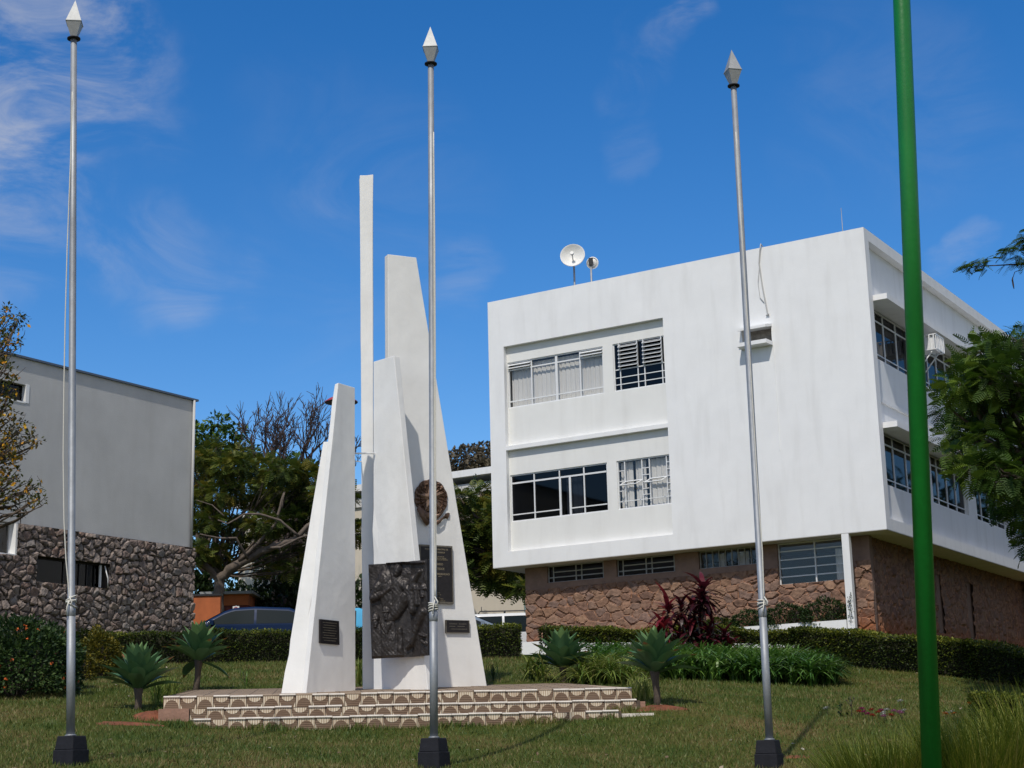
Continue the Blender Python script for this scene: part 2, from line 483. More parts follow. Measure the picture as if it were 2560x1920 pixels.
def lawnmat():
    m = bpy.data.materials.new('lawn'); m.use_nodes = True
    t = m.node_tree; N = t.nodes; L = t.links; b = N['Principled BSDF']; b.inputs['Roughness'].default_value = .95
    b.inputs['Specular IOR Level'].default_value = .1
    g = N.new('ShaderNodeTexCoord')
    def noise(s, d=6, r=.6):
        n = N.new('ShaderNodeTexNoise'); n.inputs['Scale'].default_value = s; n.inputs['Detail'].default_value = d; n.inputs['Roughness'].default_value = r
        L.new(g.outputs['Object'], n.inputs['Vector']); return n.outputs['Fac']
    def ramp(f, els):
        r = N.new('ShaderNodeValToRGB')
        while len(r.color_ramp.elements) < len(els): r.color_ramp.elements.new(.5)
        for e, (p, c) in zip(r.color_ramp.elements, els): e.position = p; e.color = (*c, 1)
        L.new(f, r.inputs[0]); return r.outputs[0]
    a = ramp(noise(.55), [(.3, (.058,.082,.012)), (.5, (.092,.098,.020)), (.66, (.155,.115,.040))])
    c = ramp(noise(24, 3), [(.3, (.42,.42,.42)), (.7, (1.25,1.25,1.25))])
    mu = N.new('ShaderNodeMix'); mu.data_type = 'RGBA'; mu.blend_type = 'MULTIPLY'; mu.inputs['Factor'].default_value = 1
    L.new(a, mu.inputs[6]); L.new(c, mu.inputs[7])
    s = N.new('ShaderNodeMapRange'); s.inputs['From Min'].default_value = .64; s.inputs['From Max'].default_value = .74
    L.new(noise(.8, 8, .7), s.inputs['Value'])
    mx_ = N.new('ShaderNodeMix'); mx_.data_type = 'RGBA'; L.new(s.outputs[0], mx_.inputs['Factor'])
    L.new(mu.outputs[2], mx_.inputs[6]); mx_.inputs[7].default_value = (.13,.065,.033,1)
    L.new(mx_.outputs[2], b.inputs['Base Color'])
    bn = N.new('ShaderNodeBump'); bn.inputs['Strength'].default_value = .8; bn.inputs['Distance'].default_value = .03
    L.new(noise(60, 4), bn.inputs['Height']); L.new(bn.outputs[0], b.inputs['Normal'])
    return m
M['lawn'] = lawnmat()
def ground():
    xs = np.r_[np.linspace(-1500,-75,8), np.linspace(-68,-18,18), np.linspace(-16,16,90), np.linspace(18,68,18), np.linspace(75,1500,8)]
    ys = np.r_[np.linspace(-1500,-30,6), np.linspace(-24,10,18), np.linspace(10.5,50,110), np.linspace(52,120,30), np.linspace(130,2000,10)]
    X, Y = np.meshgrid(xs, ys)
    Z = zt(X, Y)
    V = np.stack([X, Y, Z], -1).reshape(-1, 3)
    r, c = X.shape
    i, j = np.meshgrid(np.arange(r-1), np.arange(c-1), indexing='ij')
    F = np.stack([i*c+j, i*c+j+1, (i+1)*c+j+1, (i+1)*c+j], -1).reshape(-1, 4)
    o = np_mesh('lawn_ground', V, F, M['lawn'], smooth=True)
    meta(o, 'sloping green lawn with brown patches rising to the buildings', 'ground', kind='structure')
ground()

# car park behind the hedges, following the ground 5 cm above it
def sheet(name, x0, x1, y0, y1, nx, ny, lift, material, label, cat):
    X, Y = np.meshgrid(np.linspace(x0, x1, nx), np.linspace(y0, y1, ny))
    V = np.stack([X, Y, zt(X, Y)+lift], -1).reshape(-1, 3)
    i, j = np.meshgrid(np.arange(ny-1), np.arange(nx-1), indexing='ij')
    F = np.stack([i*nx+j, i*nx+j+1, (i+1)*nx+j+1, (i+1)*nx+j], -1).reshape(-1, 4)
    return meta(np_mesh(name, V, F, material, smooth=True), label, cat, kind='structure')
sheet('parking_road', -9, 1.5, 44.5, 56, 30, 30, .05, M['asphalt'], 'grey asphalt car park behind the clipped hedge', 'road')

# ------------------------------------------------------------------ main white building
A0 = 31.95
U_, V_ = az(A0-90), az(A0)
O_ = at(2217, 1322, 38.0)
ROT = atan2(-U_.y, -U_.x)            # local x runs along the front towards the viewer's right, y back, z up
bld = thing('office_building', 'white two-storey office block raised on a brown stone ground floor', 'building', O_, ROT)
WB, LEN, HB = 11.11, 27.0, 7.52
def front_walls():
    m = MB()
    T = .30
    m.box((-WB, 0, 0), (-10.61, T, HB))                      # left strip
    m.box((-10.61, 0, 6.15), (-5.63, T, HB))                 # over the recess
    m.box((-10.61, 0, 0), (-5.63, T, .40))                   # below it
    m.box((-10.61, .004, 3.20), (-5.63, T, 3.31))            # ledge between the storeys
    # plain right part, with the air-conditioner opening left out
    m.box((-5.63, 0, 0), (-3.41, T, HB))
    m.box((-2.60, 0, 0), (-.0, T, HB))
    m.box((-3.41, 0, 0), (-2.60, T, 4.93))
    m.box((-3.41, 0, 5.41), (-2.60, T, HB))
    # left end wall, rear wall, roof slab
    m.box((-WB, T, 0), (-WB+.25, LEN, HB))
    m.box((-WB+.25, LEN-.25, 0), (-.25, LEN, HB))
    m.box((-WB+.25, T, 7.0), (-.45, LEN-.25, 7.2))
    return m.obj('wall', M['white'], bld)
front_walls()
def recess_walls():
    m = MB(); y0, y1 = .15, .30
    e = .001
    def row(z0, z1, sill, head, opens):
        xs = -10.61
        m.box((-10.61, y0, z0), (-5.63, y1, sill))
        m.box((-10.61, y0, head), (-5.63, y1, z1))
        for (a, b) in opens:
            if a > xs: m.box((xs, y0, sill), (a, y1, head))
            xs = b
        if xs < -5.63: m.box((xs, y0, sill), (-5.63, y1, head))
    row(3.31, 6.15, 4.40, 5.71, [(-10.59,-7.55),(-7.24,-5.70)])
    row(.40, 3.20, 1.22, 2.52, [(-10.59,-7.55),(-7.26,-5.69)])
    return m.obj('recessed_wall', M['recess'], bld)
recess_walls()

def mapper(side, base):
    if side == 'F': return lambda a, d, z: (a, base-d, z)    # a along x, d outwards
    return lambda a, d, z: (base+d, a, z)
def wbar(m, mp_, a0, a1, z0, z1, d0=0.0, d1=.03):
    m.box(mp_(a0, d0, z0), mp_(a1, d1, z1))
M['steelgrey'] = mat('grey_window_steel', (.36,.36,.36), .6, var=.1)
def window(mp_, a0, a1, z0, z1, vert, horiz, glass='glass', t=.035, parent=None, dp=.0, curtain=None, frame='frame'):
    """steel window: outer frame, bars at vert / (z, a-range) horiz; pane and curtain are sub-parts"""
    m = MB()
    wbar(m, mp_, a0, a0+t, z0, z1, dp, dp+.04); wbar(m, mp_, a1-t, a1, z0, z1, dp, dp+.04)
    wbar(m, mp_, a0+t, a1-t, z0, z0+t, dp, dp+.04); wbar(m, mp_, a0+t, a1-t, z1-t, z1, dp, dp+.04)
    for v in vert:
        x, wd, lo, hi = (v+(.0,)*4)[:4] if isinstance(v, tuple) else (v, t, 0, 0)
        wd = wd or t
        wbar(m, mp_, x-wd/2, x+wd/2, (lo or z0+t), (hi or z1-t), dp, dp+.038)
    for h in horiz:
        z, b0, b1, wd = h if isinstance(h, tuple) else (h, a0+t, a1-t, t)
        wbar(m, mp_, b0, b1, z-wd/2, z+wd/2, dp, dp+.034)
    f = m.obj('window', M[frame], parent)
    g = MB()
    p = [mp_(a0, dp+.012, z0), mp_(a1, dp+.012, z0), mp_(a1, dp+.012, z1), mp_(a0, dp+.012, z1)]
    g.add(p, [(0,1,2,3)])
    g.obj('pane', M[glass], f)
    if curtain:
        for (b0, b1, c0, c1) in curtain:
            c = MB()
            n = max(4, int(abs(b1-b0)/.035)); P = []
            for i in range(n+1):
                a = b0+(b1-b0)*i/n
                d = dp-.10-.018*(i % 2)-.012*sin(i*1.7)
                P.append([mp_(a, d, c0), mp_(a, d, c1)])
            c.grid(P, smooth=False)
            c.obj('curtain', M['curtain'], f)
    return f
F15 = mapper('F', .22)
# upper left: curtained
window(F15, -10.59, -7.55, 4.40, 5.71, [(-9.83,.035),(-9.03,.07),(-8.28,.035)], [5.49, 4.59], parent=bld, curtain=[(-10.55,-7.6,4.42,5.66)])
# open top lights of that window
m = MB()
for (a0, a1) in ((-10.57,-9.85),(-8.26,-7.57)):
    for z in (5.52, 5.60):
        m.prism([(a0, .20, z+.05), (a1, .20, z+.05), (a1, .12, z), (a0, .12, z)], (0, 0, .012))
split_obj(m, 'top_light', M['frame'], bld)
# upper right: louvres over a barred lower part
f = window(F15, -7.24, -5.70, 4.40, 5.71, [(-7.05,.025),(-6.52,.025),(-6.32,.025),(-5.80,.025)],
           [(4.99,-7.2,-5.74,.025),(4.77,-7.2,-5.74,.022),(4.58,-7.2,-5.74,.022)], glass='glassdark', parent=bld, t=.03)
m = MB()
for (a0, a1) in ((-7.06,-6.51),(-6.33,-5.79)):
    for k in range(6):
        z = 5.05+k*.107
        m.box((a0, .095, z-.008), (a1, .112, z+.012)); m.box((a0, .175, z+.048), (a1, .19, z+.060))
        for a in (a0, a1): m.prism([(a-.012,.10,z),(a-.012,.19,z+.05),(a-.012,.19,z+.065),(a-.012,.10,z+.014)], (.024,0,0))
    for a in (a0, a1):
        m.box((a-.012, .14, 5.0), (a+.012, .19, 5.70))
m.obj('louvre', M['frame'], f)
m = MB()
for (a0, a1) in ((-7.06,-6.51),(-6.33,-5.79)):
    for k in range(6):
        z = 5.05+k*.107; m.add([(a0,.112,z+.004),(a1,.112,z+.004),(a1,.175,z+.050),(a0,.175,z+.050)], [(0,1,2,3)])
split_obj(m, 'louvre_pane', mat('louvre_glass', (.025,.022,.02), .35, spec=.25), f)
# lower left: dark, one sash slid open
window(F15, -10.59, -7.55, 1.22, 2.52, [(-9.84,.035),(-9.03,.06,1.25,2.28),(-8.72,.06,1.25,2.28),(-8.28,.035),(-9.04,.03,2.28,2.5)], [(2.29,-10.55,-7.6,.045),(1.42,-10.55,-9.06,.03),(1.42,-8.70,-7.6,.03)],
       glass='glassdark', parent=bld, curtain=[(-8.90,-8.40,1.24,2.27)])
# lower right: curtained with security grille and two tilted sashes
f = window(F15, -7.26, -5.69, 1.22, 2.52, [(-7.04,.025),(-6.53,.025),(-6.31,.025),(-5.81,.025)],
           [(1.43,-7.22,-5.72,.022)]+[(z,-7.22,-7.05,.02) for z in (1.71,1.97,2.25)]+[(z,-6.52,-6.32,.02) for z in (1.55,1.71,1.89,2.07,2.25)]+[(z,-5.80,-5.72,.02) for z in (1.6,1.78,1.97,2.15,2.33)]+[(1.95,-7.04,-6.53,.035),(1.95,-6.31,-5.81,.035)],
           parent=bld, t=.03, curtain=[(-7.22,-6.87,1.24,2.49),(-6.78,-6.48,1.24,2.49),(-6.38,-5.72,1.24,2.49)])
m = MB()
for (a0, a1) in ((-7.03,-6.54),(-6.30,-5.82)):
    hi, lo = Vector((0, .17, 1.94)), Vector((0, -.16, 1.80))
    for (p, q) in (((a0,0),(a0,1)),((a1,0),(a1,1)),((a0,1),(a1,1)),((a0,0),(a1,0))):
        P0 = (hi if p[1] == 0 else lo)+Vector((p[0],0,0)); P1 = (hi if q[1] == 0 else lo)+Vector((q[0],0,0))
        m.tube([P0, P1], .016, 4, smooth=False)
m.obj('tilted_sash', M['frame'], f)
# rooms behind: ceilings, floors and dark back wall
m = MB()
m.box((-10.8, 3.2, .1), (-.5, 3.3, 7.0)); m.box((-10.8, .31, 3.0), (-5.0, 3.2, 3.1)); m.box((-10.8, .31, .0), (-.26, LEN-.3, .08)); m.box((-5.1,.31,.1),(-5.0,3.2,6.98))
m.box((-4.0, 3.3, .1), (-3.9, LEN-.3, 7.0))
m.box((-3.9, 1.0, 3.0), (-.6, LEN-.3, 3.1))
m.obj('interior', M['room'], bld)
# through-wall air conditioner shelf: two ledges, side cheek, bare brick inside
m = MB()
m.prism([(-3.43,-.004,5.41),(-2.58,-.004,5.41),(-2.63,-.30,5.34),(-3.43,-.30,5.34)], (0,0,.07))
m.prism([(-3.43,-.004,4.91),(-2.58,-.004,4.91),(-2.63,-.30,4.93),(-3.43,-.30,4.93)], (0,0,.10))
sh = m.obj('ledge', M['white'], bld)
m = MB(); m.box((-3.41,.20,4.93),(-2.60,.28,5.41))
m.obj('brick_infill', mat('grey_brick', (.22,.20,.18), .95, var=.3, vscale=10, bump=.8, bscale=20), bld)
m = MB()
m.tube([(-2.70,.10,7.50),(-2.72,-.05,7.60),(-2.76,-.03,7.45),(-2.81,-.02,7.1),(-2.76,-.02,6.5),(-2.67,-.02,5.8),(-2.66,-.02,5.70)], .018, 6)
m.tube([(-2.80,-.02,7.1),(-2.87,-.025,6.6),(-2.84,-.025,6.2),(-2.74,-.02,6.05)], .008, 5)
m.tube([(-2.66,-.02,5.76),(-2.63,-.04,5.72),(-2.70,-.02,5.70)], .022, 5)
m.obj('cable', mat('grey_cable', (.45,.45,.44), .6), bld)
m = MB(); m.box((-2.585,-.012,2.2),(-2.565,.0,4.9)); m.obj('conduit', M['white'], bld)

# ---- long side (facing the viewer's right), local x = 0
def side_walls():
    m = MB()
    xi = -.20                                              # recessed wall plane
    m.box((-.30, .30, 7.24), (0, LEN, HB))                 # roof beam
    m.box((-.30, .30, 0), (0, LEN, .28))                   # floor beam
    w1 = MB()
    w1.box((-.42, .30, .28), (xi, LEN-.02, 1.20))
    w1.box((-.42, .30, 2.60), (xi, LEN-.02, 4.37))
    w1.box((-.42, .30, 5.72), (xi, LEN-.02, 7.24))
    w1.box((-.42, .30, 1.20), (xi, .82, 2.60)); w1.box((-.42, .30, 4.37), (xi, .82, 5.72))
    for k in range(7):
        y = 3.66+3.9*k
        w1.box((-.42, y, 1.20), (xi, y+.78, 2.60))
        w1.box((-.42, y, 4.37), (xi, y+.78, 5.72))
    w1.obj('side_wall', M['white'], bld)
    m.box((xi, .30, 3.24), (xi+.05, LEN-.02, 3.34))        # slab band
    return m.obj('side_beam', M['white'], bld)
side_walls()
for z in (5.70, 2.49):
    m = MB(); m.box((-.198, .32, z), (.35, LEN-.04, z+.14)); m.obj('canopy', M['white'], bld)
SX = mapper('S', -.33)
for zlo in (1.20, 4.37):
    y0 = .82
    for k in range(7):
        y1 = 3.66+3.9*k
        if y1 > LEN: break
        n = 4 if y1-y0 > 3 else 3
        vs = [(y0+(y1-y0)*i/n, .05) for i in range(1, n)]
        hz = [(zlo+1.06, y0+.03, y1-.03, .04), (zlo+.18, y0+.03, y1-.03, .03)]
        cur = [(y0+.05, y0+.6, zlo+.03, zlo+1.3), (y1-.7, y1-.05, zlo+.03, zlo+1.3)] if zlo < 2 else [(y1-.5, y1-.05, zlo+.03, zlo+1.3)]
        window(SX, y0, y1, zlo+.005, zlo+1.32, vs, hz, glass='glassdark', parent=bld, curtain=cur)
        y0 = y1+.78

# ---- ground floor
def stone_panel(name, o, ex, ez, ey, Wd, Ht, cell, parent, palette, hole=None, depth=.05, seed=1, res=.03, aspect=1.35, top=None, stain=None, matname='stone', edge=.30, var=.9):
    """rough stone facing: every stone is modelled in the relief of one mesh and has its own colour"""
    rng = np.random.default_rng(seed)
    nx, nz = int(Wd/res)+1, int(Ht/res)+1
    X, Z = np.meshgrid(np.linspace(0, Wd, nx), np.linspace(0, Ht, nz))
    gx, gz_ = int(Wd/(cell*aspect))+3, int(Ht/cell)+3
    px = (np.arange(gx)-1)[None,:]*cell*aspect + rng.random((gz_, gx))*cell*aspect*1.0 + (np.arange(gz_)[:,None] % 2)*cell*aspect*.5
    pz = ((np.arange(gz_)-1)[:,None]*cell + rng.random((gz_, gx))*cell*.98)
    P = np.c_[px.ravel(), pz.ravel()]
    wob = .08*cell
    Xw = X+wob*np.sin(Z*9/cell*.3+1)+wob*np.sin(Z*23+X*7)*.6; Zw = Z+wob*np.sin(X*8/cell*.3)+wob*np.sin(X*19+Z*5)*.6
    Q = np.c_[Xw.ravel(), Zw.ravel()]
    f1 = np.empty(len(Q)); f2 = np.empty(len(Q)); idx = np.empty(len(Q), int)
    for i in range(0, len(Q), 8000):
        d = np.hypot((Q[i:i+8000,None,0]-P[None,:,0])/aspect, Q[i:i+8000,None,1]-P[None,:,1])
        s = np.argpartition(d, 1, axis=1)[:, :2]
        da = np.take_along_axis(d, s, 1); o_ = np.argsort(da, axis=1)
        s = np.take_along_axis(s, o_, 1); da = np.take_along_axis(da, o_, 1)
        f1[i:i+8000], f2[i:i+8000], idx[i:i+8000] = da[:,0], da[:,1], s[:,0]
    e = np.clip((f2-f1)/cell/edge, 0, 1); e = e*e*(3-2*e)
    hh = .35+.65*rng.random(len(P)); tx = rng.normal(0, .7, len(P)); tz = rng.normal(.15, .7, len(P))
    rel = np.c_[Q[:,0]-P[idx,0], Q[:,1]-P[idx,1]]/cell
    H = e*(hh[idx]+.55*tx[idx]*rel[:,0]/aspect+.55*tz[idx]*rel[:,1])
    H += (.07*np.sin(Q[:,0]*31+Q[:,1]*21+idx)*np.sin(Q[:,1]*37-Q[:,0]*17+idx*.7)+.05*np.sin(Q[:,0]*71+idx)*np.sin(Q[:,1]*83))*e
    H = np.clip(H, -.1, 1.6)*depth
    colr = rng.random(len(P))[idx]
    tint = np.where(e < .16, -1.0, colr)
    ex, ez, ey = [np.array(v, float) for v in (ex, ez, ey)]
    V = np.array(o, float)+X.ravel()[:,None]*ex+Z.ravel()[:,None]*ez+(H[:,None])*ey
    i, j = np.meshgrid(np.arange(nz-1), np.arange(nx-1), indexing='ij')
    F = np.stack([i*nx+j, i*nx+j+1, (i+1)*nx+j+1, (i+1)*nx+j], -1).reshape(-1, 4)
    if hole is not None:
        cx = (X[:-1,:-1]+X[1:,1:])/2; cz = (Z[:-1,:-1]+Z[1:,1:])/2
        keep = np.ones(cx.size, bool)
        for (a0, a1, b0, b1) in hole:
            keep &= ~((cx > a0) & (cx < a1) & (cz > b0) & (cz < b1)).ravel()
        F = F[keep]
    if np.dot(np.cross(ex, ez), ey) < 0: F = F[:, ::-1]
    m_ = bpy.data.materials.get(matname) or stonemat(matname, *palette)
    return np_mesh(name, V, F, m_, parent, tint, smooth=False)
def stonemat(name, mortar, cols, stain):
    m = bpy.data.materials.new(name); m.use_nodes = True
    t = m.node_tree; N = t.nodes; L = t.links; b = N['Principled BSDF']; b.inputs['Roughness'].default_value = .92; b.inputs['Specular IOR Level'].default_value = .2
    a = N.new('ShaderNodeAttribute'); a.attribute_name = 'tint'
    r = N.new('ShaderNodeValToRGB'); els = r.color_ramp.elements
    while len(els) < len(cols): els.new(.5)
    for i, c in enumerate(cols): els[i].position = i/(len(cols)-1); els[i].color = (*c, 1)
    L.new(a.outputs['Fac'], r.inputs[0])
    lt = N.new('ShaderNodeMath'); lt.operation = 'LESS_THAN'; lt.inputs[1].default_value = -.3
    L.new(a.outputs['Fac'], lt.inputs[0])
    mx_ = N.new('ShaderNodeMix'); mx_.data_type = 'RGBA'
    L.new(lt.outputs[0], mx_.inputs['Factor']); L.new(r.outputs[0], mx_.inputs[6]); mx_.inputs[7].default_value = (*mortar, 1)
    g = N.new('ShaderNodeTexCoord'); n = N.new('ShaderNodeTexNoise'); n.inputs['Scale'].default_value = 9; n.inputs['Detail'].default_value = 7
    L.new(g.outputs['Object'], n.inputs['Vector'])
    rr = N.new('ShaderNodeMapRange'); rr.inputs['From Min'].default_value = .25; rr.inputs['From Max'].default_value = .75
    rr.inputs['To Min'].default_value = .62; rr.inputs['To Max'].default_value = 1.3
    L.new(n.outputs['Fac'], rr.inputs['Value'])
    mu = N.new('ShaderNodeVectorMath'); mu.operation = 'SCALE'; L.new(mx_.outputs[2], mu.inputs[0]); L.new(rr.outputs[0], mu.inputs['Scale'])
    out = mu.outputs[0]
    if stain:                                     # red soil splashed up the foot of the wall
        z0, z1, c = stain
        sp = N.new('ShaderNodeSeparateXYZ'); L.new(g.outputs['Object'], sp.inputs[0])
        ns = N.new('ShaderNodeMath'); ns.operation = 'MULTIPLY_ADD'; ns.inputs[1].default_value = .7; L.new(n.outputs['Fac'], ns.inputs[0]); L.new(sp.outputs['Z'], ns.inputs[2])
        mr_ = N.new('ShaderNodeMapRange'); mr_.inputs['From Min'].default_value = z1+.35; mr_.inputs['From Max'].default_value = z0+.35; mr_.inputs['To Max'].default_value = .75
        L.new(ns.outputs[0], mr_.inputs['Value'])
        m3 = N.new('ShaderNodeMix'); m3.data_type = 'RGBA'; L.new(mr_.outputs[0], m3.inputs['Factor']); L.new(out, m3.inputs[6]); m3.inputs[7].default_value = (*c, 1)
        out = m3.outputs[2]
    L.new(out, b.inputs['Base Color'])
    return m
BROWN = ((.33,.18,.11), [(.18,.108,.082),(.245,.145,.104),(.285,.168,.112),(.205,.138,.115),(.305,.185,.122)], (-2.35,-1.75,(.33,.115,.045)))
vS = .60
# stone facing x from -10.45 to -.67, from the plain render band down to the ground
gh = [(-3.06+10.45, -1.30+10.45, 3.0-1.05, 9)]
stone_panel('stone_facing', (-10.45, vS, -3.0), (1,0,0), (0,0,1), (0,-1,0), 9.80, 2.38, .205, bld, BROWN, hole=gh, seed=3, depth=.060, aspect=1.6, edge=.17)
m = MB()
Z0, ZH, ZL = -.62, -.02, -.47
xs = [(-9.76,-8.00),(-7.62,-5.90),(-5.22,-3.62)]
m.box((-10.45, vS-.02, Z0), (-3.06, vS+.2, ZL))
x = -10.45
for (a, b) in xs:
    m.box((x, vS-.02, ZL), (a, vS+.2, ZH)); x = b
m.box((x, vS-.02, ZL), (-3.06, vS+.2, ZH))
m.box((-1.14, vS-.02, Z0), (-.67, vS+.2, ZH))
m.box((-10.45, vS, -3.0), (-10.25, 12, ZH))
m.obj('rendered_band', M['brownrender'], bld)
m = MB(); m.box((-10.24, vS+.01, -3.0), (-3.06, vS+.2, Z0)); m.box((-3.06, vS+.01, -3.0), (-1.14, vS+.2, -1.06)); m.box((-1.14, vS+.01, -3.0), (-.68, vS+.2, Z0))
m.obj('backing_wall', M['brownrender'], bld)
G_ = mapper('F', vS+.10)
for (a, b) in xs[:2]:
    w_ = b-a
    window(G_, a, b, ZL, ZH, [(a+.16,.03),(a+w_*.49,.03),(a+w_*.59,.03),(b-.06,.025)], [(-.33,a+.03,b-.03,.028),(-.19,a+.18,b-.03,.028)], glass='glassdark', parent=bld, t=.022, frame='steelgrey')
a, b = xs[2]
window(G_, a, b, ZL, ZH, [(a+(b-a)*k/9,.022) for k in range(1,9)], [], glass='glass', parent=bld, t=.022, frame='steelgrey', curtain=[(a+.5,a+.62,-.45,-.1),(a+1.0,b-.3,-.45,-.1)])
window(G_, -3.06, -1.14, -1.06, ZH, [(-2.10,.035)], [(z,-3.03,-1.17,.028) for z in (-.85,-.64,-.43,-.22)], glass='glass', parent=bld, t=.03, curtain=[(-1.62,-1.2,-1.03,-.25)])
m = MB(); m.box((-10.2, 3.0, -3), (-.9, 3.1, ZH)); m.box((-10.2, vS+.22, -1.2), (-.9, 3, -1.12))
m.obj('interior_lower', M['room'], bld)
m = MB(); m.box((-1.14, .004, -2.7), (-.96, .16, -.016)); m.obj('column', M['white'], bld)
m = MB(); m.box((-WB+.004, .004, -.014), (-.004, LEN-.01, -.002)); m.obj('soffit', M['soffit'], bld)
# shaded long side of the ground floor and the projecting end pier
SIDE = ((.20,.11,.07), BROWN[1], BROWN[2])
stone_panel('stone_side', (-.80, vS+.02, -4.2), (0,1,0), (0,0,1), (1,0,0), 16.4, 4.18, .26, bld, BROWN, seed=5, depth=.06, res=.06, hole=[(5.2,5.7,2.1,3.7),(8.0,8.5,2.1,3.7)])
m = MB(); m.box((-1.05, vS+.02, -4.2), (-.82, 17, ZH)); m.obj('side_backing', M['brownrender'], bld)
stone_panel('stone_pier', (-.80, 14.6, -4.2), (1,0,0), (0,0,1), (0,-1,0), 1.6, 4.18, .26, bld, BROWN, seed=8, depth=.07, res=.05)
m = MB(); m.box((-.8, 14.61, -4.2), (.8, 22, ZH-.01)); m.obj('pier_core', M['brownrender'], bld)

# white planter wall in front of the stone
pw = thing('planter_wall', 'low white planter wall at the foot of the stone ground floor', 'wall', O_, ROT)
m = MB(); m.box((-10.30, -.02, -3.4), (-1.16, .12, -2.06)); m.obj('front_panel', M['white'], pw)
m = MB(); m.box((-10.28, .12, -3.4), (-1.16, vS-.09, -2.16)); m.obj('soil_fill', M['soil'], pw)

# things on and by the office building
def bl(x, y, z):
    return Vector(O_) + (-U_)*x + V_*y + UP*z

# big dish antenna seen from the front, small one seen from behind, whip antenna, roof rail
def dish(name, label, foot, h, R, facing, tilt, rodmat, front):
    t = thing(name, label, 'antenna', foot)
    m = MB(); m.tube([(0,0,-.5),(0,0,h)], .028, 8); m.obj('mast', M['galv'], t)
    f = az(facing); n = (f*cos(tilt)+UP*sin(tilt)).normalized(); r = n.cross(UP).normalized(); u = r.cross(n)
    c = Vector((0,0,h)) + n*.10
    m = MB(); P = []
    for i in range(9):
        q = R*i/8
        P.append([c+(r*cos(2*pi*k/32)+u*sin(2*pi*k/32))*q+n*(q*q/R*.42) for k in range(33)])
    m.grid(P)
    P2 = [[p+n*d+((p-c).normalized()*e) for p in P[-1]] for (d, e) in ((0,0),(.0,.025),(-.035,.025),(-.035,.0))]
    m.grid(P2, smooth=False)
    m.obj('reflector', M['dishwhite'], t)
    m = MB()
    tip = c+n*(R*.75)
    m.tube([c+n*.01-u*R*.35, tip], .016, 6)
    m.tube([tip-n*.05, tip+n*.03], .05, 10)
    m.obj('feed_horn', M['steel'], t)
    m = MB(); b0 = Vector((0,0,h))
    m.box(b0+Vector((-.06,-.06,-.10)), b0+Vector((.06,.06,.10)))
    m.tube([b0, c-n*.02], .04, 8)
    m.obj('bracket', M['blackplastic'], t)
    return t
y_roof = .6
d1 = bl(-8.60, y_roof, 7.2)
dish('dish_antenna', 'large round white dish antenna facing the viewer on the roof edge', d1, 1.28, .325, 190, radians(12), None, True)
d2 = bl(-8.06, y_roof, 7.2)
dish('dish_antenna', 'small white dish antenna seen from behind beside the large dish', d2, 1.10, .15, 20, radians(5), None, False)
t = thing('whip_antenna', 'thin upright whip antenna near the roof corner', 'antenna', bl(-.75, y_roof, 7.2))
m = MB(); m.tube([(0,0,0),(0,0,.45),(.0,0,1.15)], [.012,.012,.007], 6); m.obj('rod', M['galv'], t)
t = thing('roof_rail', 'pale horizontal rail lying along the roof edge right of the cable', 'rail', bl(-2.0, .15, 7.52))
t.rotation_euler = (0, 0, ROT)
m = MB(); m.box((-.75,-.05,.0),(.75,.05,.03)); m.obj('bar', M['dishwhite'], t)

# caged window air conditioner on the long side
t = thing('air_conditioner', 'white window air conditioner in a slatted cage under the upper canopy', 'air conditioner', bl(-.2, 3.55, 5.06), ROT)
m = MB(); m.box((.0,.05,.03),(.60,.62,.36)); m.obj('body', M['frame'], t)
m = MB()
for z in (.0,.40):
    m.box((-.05,0,z),(.70,.02,z+.025)); m.box((-.05,.66,z),(.70,.68,z+.025)); m.box((.68,.02,z),(.70,.66,z+.025))
for k in range(6):
    m.box((.678,.02+k*.128,.025),(.702,.05+k*.128,.40))
for k in range(6):
    m.box((.02+k*.12,-.002,.025),(.05+k*.12,.018,.40)); m.box((.02+k*.12,.662,.025),(.05+k*.12,.682,.40))
m.obj('cage', M['frame'], t)
m = MB(); m.tube([(.55,.1,0),(.02,.1,-.62)], .018, 5); m.tube([(.55,.58,0),(.02,.58,-.62)], .018, 5); split_obj(m, 'brace', M['frame'], t)

# ------------------------------------------------------------------ grey building on the left
G0 = at(481, 1369, 41.0)
GN, GV = az(A0+90), az(A0)
GROT = atan2(GV.y, GV.x)
gb = thing('grey_building', 'grey rendered building with a rough stone base at the left edge', 'building', G0, GROT)
m = MB()
HG = 3.83
# local x along the wall (0 = far right corner), y inwards
m.box((-16, 0, 0.0), (-6.9, .3, HG)); m.box((-5.56, 0, 0), (0, .3, HG))
m.box((-6.9, 0, 0), (-5.56, .3, 2.82)); m.box((-6.9, 0, 3.22), (-5.56, .3, HG))
m.box((-16, .3, -3.5), (-15.7, 10, HG)); m.box((-16, 10, -3.5), (0, 10.3, HG)); m.box((-.3, .3, -3.5), (0, 10, HG))
m.obj('wall', M['greywall'], gb)
m = MB(); m.box((-16.1,-.06,HG),(.06,.36,HG+.05)); m.box((-15.7,.36,HG-.2),(-.3,10,HG-.1)); m.obj('roof_trim', mat('blue_grey_flashing', (.10,.13,.18), .5, metal=.3), gb)
m = MB(); m.box((-6.9,.12,2.82),(-5.62,.14,3.22)); m.obj('upper_window', M['glassdark'], gb)
m = MB(); m.box((-5.62,-.012,2.80),(-5.52,.12,3.24)); m.box((-6.9,-.012,2.78),(-5.62,.12,2.82)); m.obj('window_surround', M['white'], gb)
m = MB(); m.tube([(-.10,-.05,-.0),(-.10,-.05,HG)], .035, 8); m.obj('downpipe', M['greywall'], gb)
GSTONE = ((.072,.058,.048), [(.15,.12,.105),(.25,.20,.175),(.20,.18,.17),(.31,.245,.21),(.17,.14,.13),(.23,.155,.125)], None)
